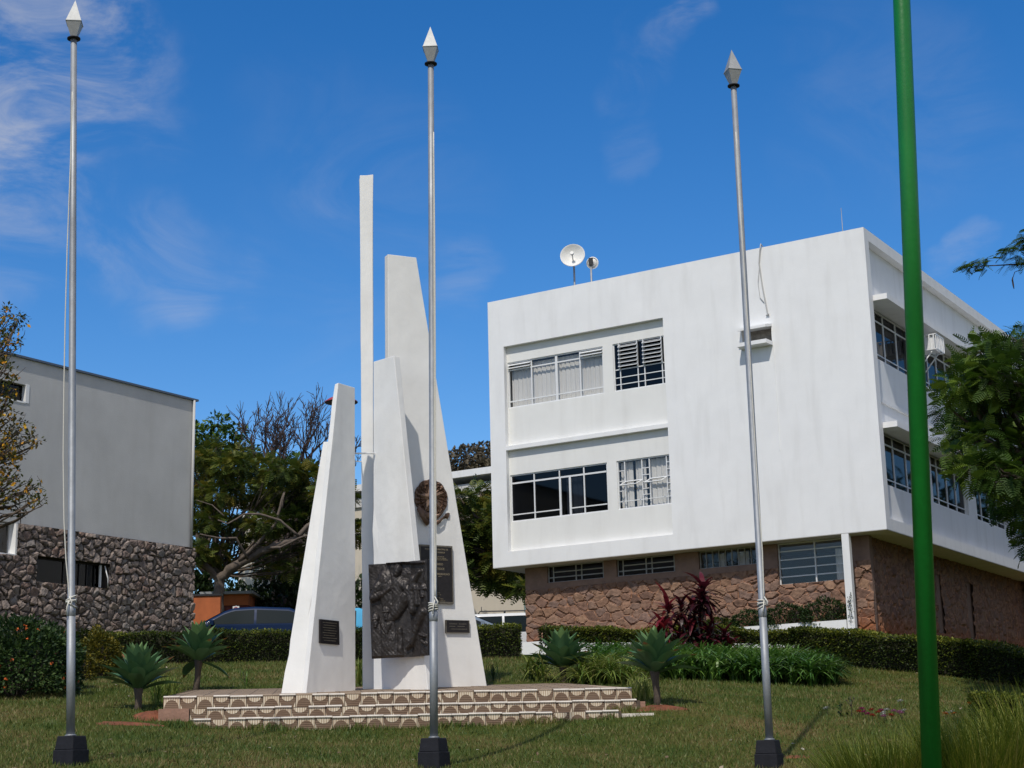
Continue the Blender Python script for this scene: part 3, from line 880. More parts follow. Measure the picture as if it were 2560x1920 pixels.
stone_panel('stone_base', (-9.5, -.05, -3.3), (1,0,0), (0,0,1), (0,-1,0), 9.52, 3.28, .185, gb, GSTONE, hole=[(9.5-5.14, 9.5-2.92, 3.3-1.27, 3.3-.70),(0,9.5-5.72,3.3-.76,3.4)], seed=21, depth=.075, aspect=1.15, edge=.32, matname='grey_fieldstone', res=.028)
m = MB(); m.box((-9.5,.0,-3.3),(-5.14,.25,-.78)); m.box((-5.68,0,-.78),(-5.14,.25,-.02)); m.box((-5.14,0,-.69),(-2.92,.25,-.02)); m.box((-5.14,0,-3.3),(-2.92,.25,-1.28)); m.box((-2.92,0,-3.3),(-.02,.25,-.02))
m.obj('stone_backing', mat('dark_mortar', (.06,.05,.04), .95), gb)
W_ = mapper('F', .16)
window(W_, -5.12, -2.94, -1.27, -.70, [(-5.12+2.18*k/9,.018) for k in range(4,9)], [], glass='glassdark', parent=gb, t=.03, frame='blackplastic')
m = MB(); m.tube([(-3.03,-.05,-.74),(-2.99,-.13,-1.05),(-2.95,-.09,-1.26)], .014, 5); m.box((-3.12,.02,-1.25),(-3.06,.05,-.72)); m.obj('shutter_stay', M['frame'], gb)
m = MB()
m.box((-7.5,-.06,-.76),(-5.70,.22,-.72)); m.box((-5.76,-.06,-.72),(-5.70,.22,-.02))
m.obj('white_surround', M['white'], gb)
window(W_, -7.5, -5.76, -.72, -.02, [(-6.3,.03)], [], glass='glass', parent=gb, t=.03)
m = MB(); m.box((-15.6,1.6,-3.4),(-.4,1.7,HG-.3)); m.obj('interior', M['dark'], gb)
# plain upper part of the stone band right of the white window keeps the wall line
# ------------------------------------------------------------------ far buildings and walls
def wall_box(name, mt, parent, a, b):
    m = MB(); m.box(a, b); return m.obj(name, mt, parent)
fb0 = at(1236, 1169, 66.0)
fb = thing('annex_building', 'pale flat-roofed annex behind the dark tree left of the white office block', 'building', (fb0.x, fb0.y, 0), ROT)
zf = fb0.z
wall_box('wall', M['cream'], fb, (-14, 0, 4.0), (4, 8, zf-.55))
wall_box('parapet', M['white'], fb, (-14.1, -.35, zf-.28), (4.1, 8.1, zf))
m = MB(); m.box((-14.02,-.10,zf-.95),(4,-.002,zf-.55)); m.obj('band', M['soffit'], fb)
m = MB()
for k in range(5):
    m.box((-13+k*3.1,-.02,zf-2.9),(-11.2+k*3.1,-.001,zf-1.6))
split_obj(m, 'window', M['room'], fb)
# cream boundary wall under the tree
c0 = at(1165, 1462, 58); c1 = at(1325, 1452, 58)
t = thing('cream_wall', 'cream rendered wall behind the parked white estate car', 'wall', (c0.x, c0.y, 4.9))
m = MB(); m.box((-1.6,0,0),(c1.x-c0.x-.25,.25,c0.z-4.9+.05)); m.obj('panel', M['cream'], t)
m = MB(); m.box((c1.x-c0.x-.24,-.05,0),(c1.x-c0.x+.5,.3,c0.z-4.9)); m.obj('gate_leaf', mat('grey_green_gate', (.20,.27,.26), .6), t)
# orange boundary wall left, with dark coping; maroon shed beside it
o0 = at(470, 1487, 52); o1 = at(551, 1493, 52)
t = thing('orange_wall', 'orange painted boundary wall beside the stone base of the grey building', 'wall', (o0.x, 52, 4.7))
m = MB(); m.box((-2,0,0),(o1.x-o0.x,.25,o0.z-4.75)); m.obj('panel', M['orange'], t)
m = MB(); m.box((-2,-.04,o0.z-4.75),(o1.x-o0.x+.03,.29,o0.z-4.69)); m.obj('coping', M['blackplastic'], t)
s0 = at(551, 1484, 60); s1 = at(622, 1490, 60)
t = thing('maroon_shed', 'low dark red shed with an orange band behind the blue car', 'shed', (s0.x, 60, 4.9))
m = MB(); m.box((-.5,0,0),(s1.x-s0.x,3,s0.z-4.9-.45)); m.obj('wall', M['maroon'], t)
m = MB(); m.box((-.5,-.05,s0.z-4.9-.45),(s1.x-s0.x,3,s0.z-4.9-.05)); m.obj('band', M['orange'], t)
m = MB(); m.box((-.7,-.3,s0.z-4.9-.05),(s1.x-s0.x+.2,3.2,s0.z-4.85)); m.obj('roof', M['steel'], t)
h0 = at(660, 1516, 74)
t = thing('tiled_house', 'small house with a red clay tile roof behind the trees', 'house', (h0.x, 74, 4.9))
hw = 2.6
m = MB(); m.box((-.4,0,0),(hw,4,h0.z-4.9)); m.obj('wall', mat('peach_wall_paint', (.50,.26,.13), .85, var=.12), t)
m = MB(); z = h0.z-4.9
m.prism([(-.7,-.4,z-.02),(-.7,2,z+1.0),(-.7,4.4,z-.02)], (hw+1.0,0,0)); m.obj('roof', M['terracotta'], t)
m = MB(); m.box((1.1,-.03,z-1.0),(1.35,-.002,z-.1)); m.box((1.7,-.03,z-1.0),(1.95,-.002,z-.1)); split_obj(m, 'window', M['cream'], t)
# lighter house glimpsed higher up through the gap beside the monument
h1 = at(712, 1480, 84)
t = thing('white_house', 'white house glimpsed through a gap in the trees left of the monument', 'house', (h1.x, 84, 5))
m = MB(); m.box((-.2,0,0),(2.6,3,h1.z-5+.5)); m.obj('wall', M['cream'], t)
m = MB(); m.prism([(-.5,-.4,h1.z-4.5),(-.5,1.5,h1.z-3.8),(-.5,3.4,h1.z-4.5)], (3.4,0,0)); m.obj('roof', M['terracotta'], t)
# no-stopping sign behind the blue car
q = at(590, 1522, 50)
t = thing('road_sign', 'small white road sign with a ring symbol behind the blue car', 'sign', (q.x, 50, 4.85))
m = MB(); m.tube([(0,.03,0),(0,.03,q.z-4.85+.10)], .02, 6); m.obj('post', M['galv'], t)
m = MB(); m.box((-.10,-.01,q.z-4.95),(.10,.01,q.z-4.77)); m.obj('plate', M['dishwhite'], t)
m = MB()
m.grid([[(r*cos(2*pi*k/20), -.014, q.z-4.86+r*sin(2*pi*k/20)) for k in range(21)] for r in (.045,.07)], smooth=False)
m.prism([(-.05,-.013,q.z-4.82),(-.04,-.013,q.z-4.81),(.05,-.013,q.z-4.90),(.04,-.013,q.z-4.91)], (0,-.002,0))
m.obj('ring_symbol', M['lampred'], t)

# red dish street lamp behind the grey pillar
q = at(853, 1003, 46)
t = thing('street_lamp', 'street lamp with a red dish shade behind the left pillar of the monument', 'street lamp', (q.x, 46, 4.6))
hl = q.z-4.6
m = MB(); m.tube([(0,0,0),(0,0,hl-.2)], [.09,.06], 10); m.obj('pole', M['steel'], t)
m = MB(); m.lathe([(0,.16),(.16,.15),(.34,.08),(.485,-.02),(.485,-.04)], 32, (0,0,hl)); m.obj('lamp_shade', M['lampred'], t)
m = MB(); m.lathe([(.47,-.035),(.36,-.02),(.2,-.05),(.14,-.10),(.13,-.2),(.05,-.26),(0,-.26)], 32, (0,0,hl)); m.obj('lamp_underside', mat('lamp_inner', (.10,.06,.07), .5, metal=.4), t)

# ------------------------------------------------------------------ stepped plinth
S0 = at(1000, 1730, 20.4)
SXd, SYd = az(83), az(-7)
SROT = atan2(SXd.y, SXd.x)
pl = thing('stepped_plinth', 'tan stepped plinth with patterned tile risers carrying the white monument', 'plinth', S0, SROT)
SL = .07
def step_row(name, x0, x1, y, ztop, zbot, tw, phase, seed):
    rng = random.Random(seed)
    m = MB()
    m.box((x0, y+.004, zbot-.12), (x1, y+.52, ztop-.012), 2)
    n = int(round((x1-x0)/tw)); hh = ztop-zbot
    for i in range(n):
        a, b = x0+i*tw+.004, x0+(i+1)*tw-.004
        dy = rng.uniform(-.004,.004); dz = rng.uniform(-.005,.005)
        zb, zt_ = zbot+.004, ztop-.018+dz
        yy = y-.004+dy
        odd = (i+phase) % 2
        cx = (a+b)/2; hwid = (b-a)/2
        m.add([(a,yy,zb),(b,yy,zb),(b,yy,zt_),(a,yy,zt_)], [(0,1,2,3)], 0 if odd == 0 else 1)
        pts = []
        if odd == 0:
            rx, rz = hwid*.93, (zt_-zb)*.80
            pts = [(cx+rx*cos(pi*k/18), yy-.003, zb+rz*sin(pi*k/18)) for k in range(19)]
            m.add(pts, [tuple(range(19))], 1)
        else:
            rx, rz = hwid*.80, (zt_-zb)*.48
            pts = [(cx+rx*cos(pi*k/18), yy-.003, zt_-rz*sin(pi*k/18)) for k in range(19)]
            m.add(pts, [tuple(range(18,-1,-1))], 0)
            for sgn in (-1, 1):
                xe = cx+sgn*hwid
                m.add([(xe,yy-.003,zb),(xe,yy-.003,zb+(zt_-zb)*.5),(xe-sgn*.028,yy-.003,zb)], [(0,1,2)], 0)
        # rounded pale nosing, chipped here and there
        if rng.random() > .12:
            za = zt_
            P = []
            for (dy2, dz2) in ((-.014,0.0),(-.017,.008),(-.012,.017),(.02,.022),(.16,.022)):
                P.append([(a-.002,yy+dy2,za+dz2-.002),(b+.002,yy+dy2,za+dz2-.002)])
            P.insert(0, [(a-.002,yy,za-.004),(b+.002,yy,za-.004)])
            m.grid(P, 3, False)
    return m.obj(name, [M['tilelight'], M['tiledark'], M['grout'], M['nosing']], pl)
TW = .2006
step_row('step', -2.89, 2.93, 0, 0, -.165, TW, 0, 1)
step_row('step', -2.53, 2.93, -.50, -.165, -.310, TW, 1, 2)
step_row('step', -2.45, 2.60, -1.0, -.307, -.47, TW, 0, 3)
m = MB()
m.box((-2.90,-.50,-.5),(-2.54,.0,-.168)); m.box((2.935,-.48,-.5),(3.0,.0,-.19))
split_obj(m, 'bare_step_end', M['plainstep'], pl)
m = MB(); m.box((2.605,-.98,-.6),(3.0,-.52,-.348)); m.obj('kerb_end', M['nosing'], pl)
# sloping paved top
tp = [(-2.89,.10),(2.93,.10),(2.55,3.55),(-2.74,3.45)]
m = MB(); zs = lambda x, y: SL*max(0, y)-.004
m.prism([(x, y, zs(x, y)) for (x, y) in tp], (0,0,-.6)); pav = m.obj('paving', M['paver'], pl)
m = MB()
for k in range(1, 12):
    y = .10+k*.3
    m.box((-2.85,y-.004,zs(0,y)-.01),(2.6,y+.004,zs(0,y)+.003))
for k in range(20):
    x = -2.7+k*.28
    m.prism([(x-.004,.12,zs(0,.12)+.002),(x+.004,.12,zs(0,.12)+.002),(x+.004,3.3,zs(0,3.3)+.002),(x-.004,3.3,zs(0,3.3)+.002)],(0,0,-.02))
m.obj('paving_joint', M['grout'], pl)

# ------------------------------------------------------------------ monument
mo0 = at(930, 1720, 22.2)
MO = Vector((mo0.x, mo0.y, mo0.z))
mon = thing('monument', 'white concrete monument of tapering slabs and one tall slim pillar', 'monument', MO)
def rel(ps): return [Vector(p)-MO for p in ps]
import bmesh
from mathutils import noise as mnoise
def rough_slab(ob):
    # hand-made concrete: faces slightly wavy, edges worn and nicked
    bm = bmesh.new(); bm.from_mesh(ob.data)
    for k in range(4):
        bmesh.ops.subdivide_edges(bm, edges=[e for e in bm.edges if e.calc_length() > .12], cuts=1, use_grid_fill=True)
    bmesh.ops.triangulate(bm, faces=[f for f in bm.faces if len(f.verts) > 4])
    sharp = [e for e in bm.edges if len(e.link_faces) == 2 and e.calc_face_angle(0) > .6]
    sv = {v for e in sharp for v in e.verts}
    bm.normal_update()
    off = {}
    for v in bm.verts:
        n1 = mnoise.noise(v.co*2.1); n2 = mnoise.noise(v.co*9+Vector((7,3,1)))
        d = .004*n1+.002*n2
        if v in sv: d -= .006*max(0, n2)+(.018 if mnoise.noise(v.co*14) > .52 else 0)
        off[v] = v.normal*d
    for v, d in off.items(): v.co += d
    bm.to_mesh(ob.data); bm.free()
    bv = ob.modifiers.new('edge', 'BEVEL'); bv.width = .007; bv.segments = 2; bv.limit_method = 'ANGLE'; bv.angle_limit = .6
    return ob
def slab(name, pix, o, nrm_az, th_az, th, mt='mon', sink=.25):
    """flat-faced concrete slab: outline measured on its own vertical plane, real thickness behind it"""
    n = az(nrm_az)
    pts = [hit(px, py, o, n) for (px, py) in pix]
    zmin = min(p.z for p in pts)
    pts = [p-UP*sink if p.z < zmin+.15 else p for p in pts]
    me = MB(); me.prism(rel(pts), az(th_az)*th)
    return rough_slab(me.obj(name, M[mt], mon))
FA = at(761.2, 1726.4, 20.75)
slab('tapered_pillar', [(761.2,1727),(889,1722),(887.3,969.4),(845.7,956.8)], FA, 121, -59, .075)
wing = [at(698,1727,20.81)-UP*.2, at(757,1727,20.81)-UP*.2, at(823,1104,21.41), at(808,1104.3,21.41)]
m = MB(); m.prism(rel(wing), az(3)*.09); rough_slab(m.obj('side_wing', M['mon'], mon))
slab('slim_pillar', [(899.3,438),(931.7,438),(934.3,1722),(907,1722)], at(915,1000,22.3), 176, -4, .24)
FD = at(933.8, 1721, 22.25)
slab('front_slab', [(933.8,904.3),(984.9,889.3),(1073.2,1719),(933.7,1722)], FD, 225, 45, .10)
FC = at(960, 1200, 22.45)
slab('back_slab', [(969.6,635.3),(1041,643.8),(1223.3,1714.5),(975,1722)], FC, 154, -26, .13)
m = MB()
a, b = at(884.5,1133.5,21.9), at(936,1133.5,22.2); m.tube(rel([a, b]), .012, 8)
a, b = at(889,1153,22.0), at(914,1155,22.55); m.tube(rel([a, b]), .008, 6)
split_obj(m, 'tie_rod', M['white'], mon)

def text_mesh(name, body, size, mt, parent, M4, align='CENTER', ext=.002, sx=1.0):
    cu = bpy.data.curves.new(name, 'FONT'); cu.body = body; cu.size = size; cu.align_x = align; cu.extrude = ext; cu.resolution_u = 2
    cu.space_line = 1.0
    tmp = bpy.data.objects.new(name+'_src', cu); COL.objects.link(tmp)
    bpy.context.view_layer.update()
    me = bpy.data.meshes.new_from_object(tmp.evaluated_get(bpy.context.evaluated_depsgraph_get()))
    bpy.data.objects.remove(tmp); bpy.data.curves.remove(cu)
    me.transform(Matrix.Diagonal((sx,1,1,1))); me.transform(M4)
    me.materials.clear(); me.materials.append(mt)
    o = bpy.data.objects.new(name, me); COL.objects.link(o); o.parent = parent
    return o
def plaque(name, label, cat, pix, o, nrm_az, lines, rim, th=.025, lift=.004):
    n = az(nrm_az); xr = az(nrm_az-90)                   # xr: to the viewer's right on the face
    c = [hit(px, py, o+n*lift, n) for (px, py) in pix]    # TL TR BR BL
    base = sum(c, Vector())/4
    t = thing(name, label, cat, base)
    c = [p-base for p in c]
    m = MB(); m.prism(c, n*th); m.obj('panel', M['plaque'], t)
    if rim:
        m = MB(); ins = .94
        m2 = [p*ins for p in c]
        for i in range(4):
            j = (i+1) % 4
            m.prism([c[i], c[j], m2[j], m2[i]], n*(th+.006))
        m.obj('rim', M['plaqueedge'], t)
    W = (c[1]-c[0]).length; H = (c[0]-c[3]).length
    rot = Matrix((( xr.x, 0, n.x, 0), (xr.y, 0, n.y, 0), (0, 1, 0, 0), (0, 0, 0, 1)))
    for (txt, u, v, sz) in lines:
        p = c[3].lerp(c[2], .5)+UP*(H*v)+xr*(W*(u))+n*(th+.002)
        text_mesh('lettering', txt, sz, M['letters'], t, Matrix.Translation(p) @ rot, sx=.85)
    return t
def rulelines(n, v0, v1, sz, words):
    return [(words[i % len(words)], 0, v0+(v1-v0)*i/(n-1), sz) for i in range(n)]
# the writing on the two small plates is worn to illegible ridges in the photograph
def ridges(t, c_az, W, H, rows, th, seed):
    rng = random.Random(seed); n = az(c_az); xr = az(c_az-90); m = MB()
    for (v, x0, x1) in rows:
        x = x0
        while x < x1:
            wd = rng.uniform(.006,.014)
            p = xr*(x*W/2)+UP*(v*H/2)+n*th
            m.prism([p, p+xr*wd, p+xr*wd+UP*.010, p+UP*.010], n*.003)
            x += (wd+.004)/(W/2)
    m.obj('worn_lettering', M['plaqueedge'], t)
t = plaque('plaque', 'dark rectangular bronze plaque on the grey face of the left pillar', 'plaque', [(797.3,1548),(844,1553),(845,1612.5),(797,1608)], FA, 121, [], False)
ridges(t, 121, .42, .31, [(.72-.21*k, -.72+.1*(k%2), .66-.08*(k%3)) for k in range(8)], .026, 4)
t = plaque('plaque', 'small landscape bronze plaque low on the right slab of the monument', 'plaque', [(1112,1550),(1171.5,1551.5),(1172.5,1582.5),(1112.5,1582)], FC, 154, [], True)
ridges(t, 154, .36, .17, [(.35,-.7,-.05),(.35,.12,.75),(-.05,-.7,-.2),(-.05,.0,.6),(-.5,-.6,.75)], .026, 9)
big = [(1046,1361.5),(1128.5,1366),(1132,1510.5),(1049,1507)]
plaque('plaque', 'tall black plaque with pale lettering partly hidden behind the middle flagpole', 'plaque', big, FC, 154,
       [('PREFEITURA MUNICIPAL DE',0,.915,.034),('DO MARILIA',.10,.862,.034),('NO DIA 22 DE MAIO DE',.05,.795,.020),('COM A PRESENCA DO SENHOR',.05,.768,.020),('FOI INAUGURADO ESTE MONUMENTO',.05,.741,.020),
        ('MARIO',.08,.655,.044),('TEDDE',.12,.575,.044),('DA MARANGAO',.12,.485,.044),('PREFEITO',.10,.455,.016),('ARQUITETO',0.02,.17,.016),('ESCULTOR',.06,.14,.016),('DIA DO MES',.02,.095,.016),('DE MARILIA',.12,.07,.016),('22 DE MAIO DE',.14,.035,.018)], True, th=.03)

# bronze coat-of-arms emblem on the right slab
en = az(154); ex_ = az(64)
ec = hit(1077, 1246, FC+en*.004, en)
t = thing('emblem', 'brown bronze coat of arms with a star and ribbon high on the right slab', 'emblem', ec)
EM = lambda a, d, z: ex_*a+en*d+UP*z
px = 1/ (4030/22.3)
R0 = .252
m = MB(); n = 96; rings = []
for (f, d) in ((1.0,0),(1.0,.018),(.96,.026),(.80,.03),(.60,.032),(.2,.034)):
    row = []
    for k in range(n+1):
        a = 2*pi*k/n
        sc = R0*(1+.045*abs(sin(10*a/2+.3)) - .02)
        bump_ = .012*sin(23*a+f*40)*sin(f*30) if .5 < f < .99 else 0
        row.append(EM(sc*f*cos(a)*1.0, d+bump_, sc*f*sin(a)*1.08))
    rings.append(row)
m.grid(rings, smooth=False)
m.obj('wreath_disc', M['bronzeb'], t)
m = MB()
for k in range(5):
    a0 = pi/2+2*pi*k/5+.12
    tip = EM(.225*cos(a0), .036, .225*sin(a0)); cen = EM(0,.075,0)
    l = EM(.085*cos(a0+pi/5), .04, .085*sin(a0+pi/5)); r = EM(.085*cos(a0-pi/5), .04, .085*sin(a0-pi/5))
    m.add([tip, l, cen, r], [(0,1,2),(0,2,3)])
m.lathe([(.055,0),(.05,.02),(0,.025)], 20)
m2 = MB(); m2.grid([[EM(r*cos(2*pi*k/20), d, r*sin(2*pi*k/20)) for k in range(21)] for (r, d) in ((.062,.062),(.06,.078),(.045,.084),(.0,.084))])
m.v, m.f, m.m, m.sm = m.v[:20], m.f[:10], m.m[:10], m.sm[:10]
m.obj('star', mat('worn_bronze', (.21,.135,.09), .4, metal=.5, var=.25, vscale=20), t)
m2.obj('boss', M['bronzeb'], t)
m = MB()
rng = random.Random(5)
for k in range(46):                                    # leaf relief of the wreath
    a = 2*pi*k/46; r = R0*rng.uniform(.66,.88)
    c = EM(r*cos(a), .03, r*1.06*sin(a)); d1_ = EM(-sin(a+.5),0,cos(a+.5)); d2_ = EM(cos(a+.5),0,sin(a+.5))
    m.add([c-d1_*.04, c+d2_*.014+en*.004, c+d1_*.04, c-d2_*.014+en*.004, c+en*.022], [(0,1,4),(1,2,4),(2,3,4),(3,0,4)])
split_obj(m, 'laurel_leaf', M['bronzeb'], t)
m = MB()
def ribbon(pts, wd):
    P = []
    for i, (a, z) in enumerate(pts):
        d = .03+.03*sin(i*1.1)
        P.append([EM(a-wd*.25, d, z-wd/2), EM(a, d+.018, z), EM(a+wd*.25, d, z+wd/2)])
    m.grid(P)
ribbon([(-.21,-.13),(-.18,-.22),(-.12,-.31),(-.06,-.36),(-.02,-.34),(-.03,-.27)], .085)
ribbon([(.02,-.35),(.07,-.36),(.14,-.31),(.20,-.25),(.25,-.235),(.27,-.25)], .085)
ribbon([(.0,-.28),(.08,-.27),(.15,-.21),(.19,-.17)], .09)
ribbon([(-.2,-.17),(-.1,-.25),(.0,-.28)], .07)
split_obj(m, 'ribbon', M['bronzeb'], t)

# ------------------------------------------------------------------ bronze relief
dn = az(225); FOLD = hit(1033, 1642, FD+dn*.06, dn)
LE = FOLD+az(290)*((1033-930)/4030*21.9/abs(sin(radians(290))))
RE = FOLD+az(135)*.31
BT = FOLD.z
Htop = at(1012,1405,FOLD.y).z-BT
rl = thing('bronze_relief', 'dark bronze relief panel of figures standing proud of the front slab', 'relief', FOLD)
def relief():
    nx, nz = 150, 180
    s = np.linspace(0,1,nx); tt = np.linspace(0,1,nz)
    Sg, Tg = np.meshgrid(s, tt)                          # t: 0 top .. 1 bottom
    asp = 1.15
    h = np.zeros_like(Sg)
    def cap(x0,y0,x1,y1,r0,r1,H):
        nonlocal h
        ax_, ay = x1-x0, (y1-y0)*asp
        L2 = ax_*ax_+ay*ay+1e-9
        u = np.clip(((Sg-x0)*ax_+(Tg-y0)*asp*ay)/L2, 0, 1)
        d = np.hypot(Sg-x0-u*ax_, (Tg-y0)*asp-u*ay)
        r = r0+(r1-r0)*u
        h = np.maximum(h, H*np.sqrt(np.clip(1-(d/r)**2, 0, 1)))
    # wind-blown flag and drapery folds across the upper part
    h += .22*np.clip(.5-Tg,0,.5)*2*(1+np.sin(22*Tg+7*Sg+3*np.sin(5*Sg)))*.5
    h += .10*(1+np.sin(34*Sg+3*np.sin(7*Tg)))*np.clip(Tg-.62,0,1)
    cap(.50,.07,.48,.12,.075,.065,.95); cap(.33,.0,.62,.0,.022,.022,.8); cap(.62,.0,.95,.03,.03,.02,.55)      # head under a hat brim
    cap(.42,.05,.40,.15,.07,.05,.5)
    cap(.20,.24,.62,.25,.09,.085,.75); cap(.28,.20,.34,.45,.15,.13,.72); cap(.47,.22,.47,.44,.12,.11,.80)     # shoulders, chest
    cap(.17,.24,.06,.36,.075,.06,.85); cap(.06,.36,.24,.33,.06,.045,.95); cap(.24,.33,.36,.28,.045,.035,1.0)  # bent arm
    cap(.60,.25,.78,.22,.06,.045,.7); cap(.78,.22,.90,.12,.045,.03,.7)
    cap(.44,.52,.70,.32,.10,.085,.85); cap(.70,.30,.74,.52,.085,.06,.95); cap(.40,.55,.30,.62,.08,.05,.6)     # thigh and knee
    cap(.76,.20,.74,.27,.07,.09,.8); cap(.80,.28,.83,.46,.04,.03,.6)
    cap(.93,.55,.80,.72,.055,.05,.8); cap(.80,.72,.73,.86,.05,.04,.8); cap(.73,.86,.64,.90,.035,.03,.8)       # lower leg and boot
    for (x,y,k) in ((.29,.55,1.0),(.10,.62,.82),(.93,.34,.55)):                                              # faces
        cap(x,y-.045,x,y+.03,.075*k**.5,.055*k**.5,.9*k)
        cap(x,y-.01,x,y+.02,.016,.022,1.08*k); cap(x-.045,y-.03,x+.045,y-.03,.016,.016,1.0*k); cap(x-.02,y+.05,x+.02,y+.05,.012,.012,.95*k)
    cap(.29,.66,.32,1.0,.13,.17,.62); cap(.10,.72,.10,1.0,.11,.13,.5); cap(.50,.72,.50,.98,.05,.06,.5)        # coats below
    cap(.22,.66,.28,.74,.03,.02,.8); cap(.36,.65,.31,.74,.03,.02,.8)
    cap(.88,.78,.97,.80,.03,.02,.6); cap(.9,.84,.98,.88,.02,.02,.5)
    rough = (np.sin(47*Sg+31*Tg)+np.sin(61*Tg-23*Sg+2*np.sin(17*Sg))+np.sin(90*Sg+5*np.sin(30*Tg)))/3
    h += .07*rough*(.4+.6*np.clip(h,0,1))
    fr_ = np.array([mnoise.fractal(Vector((a*9, b*10, 3.1)), 1.0, 2.0, 5) for a, b in zip(Sg.ravel(), Tg.ravel())]).reshape(Sg.shape)
    fr2 = np.array([mnoise.noise(Vector((a*26, b*30, 8.7))) for a, b in zip(Sg.ravel(), Tg.ravel())]).reshape(Sg.shape)
    h += .11*fr_+.07*np.abs(fr2)
    h = np.clip(h, -.1, 1.3)
    edge = np.minimum.reduce([Sg, 1-Sg, Tg*1.0+.02, 1-Tg])
    h *= np.clip(edge/.02, 0, 1)
    L = np.array(LE-FOLD); Rr = np.array(RE-FOLD)
    fs = .70
    base = np.where((Sg < fs)[...,None], (1-Sg/fs)[...,None]*L, ((Sg-fs)/(1-fs))[...,None]*Rr)
    nL = np.array(az(200)); nR = np.array(az(225))
    k = np.clip((Sg-.5)/.35, 0, 1)[...,None]
    nn = norm(nL*(1-k)+nR*k)
    top = Htop*(1-.0*Sg)
    slant = (np.array(az(290))*.045)                     # the left edge leans outwards towards the top
    V = base+np.array([0,0,1.])*((1-Tg)*top)[...,None]+nn*(.015+.085*h)[...,None]+slant*((1-Tg)*(1-Sg))[...,None]
    i, j = np.meshgrid(np.arange(nz-1), np.arange(nx-1), indexing='ij')
    F = np.stack([i*nx+j, (i+1)*nx+j, (i+1)*nx+j+1, i*nx+j+1], -1).reshape(-1,4)
    np_mesh('figures', V.reshape(-1,3), F, M['bronze'], rl, smooth=True)
    B = base+np.array([0,0,1.])*((1-Tg)*top)[...,None]+slant*((1-Tg)*(1-Sg))[...,None]
    m = MB()
    for half in (range(0, int(nx*fs)+1), range(int(nx*fs), nx)):
        a0, a1 = half[0], half[-1]
        quad = [Vector(B[-1,a0]), Vector(B[-1,a1]), Vector(B[0,a1]), Vector(B[0,a0])]
        m.prism(quad, Vector(nn[0,a0])*-.02+Vector((0,0,0)))
        m.prism([q+Vector(nn[0,a0])*.0 for q in quad], Vector(nn[0,a0])*.016)
    m.obj('backplate', M['bronze'], rl)
relief()
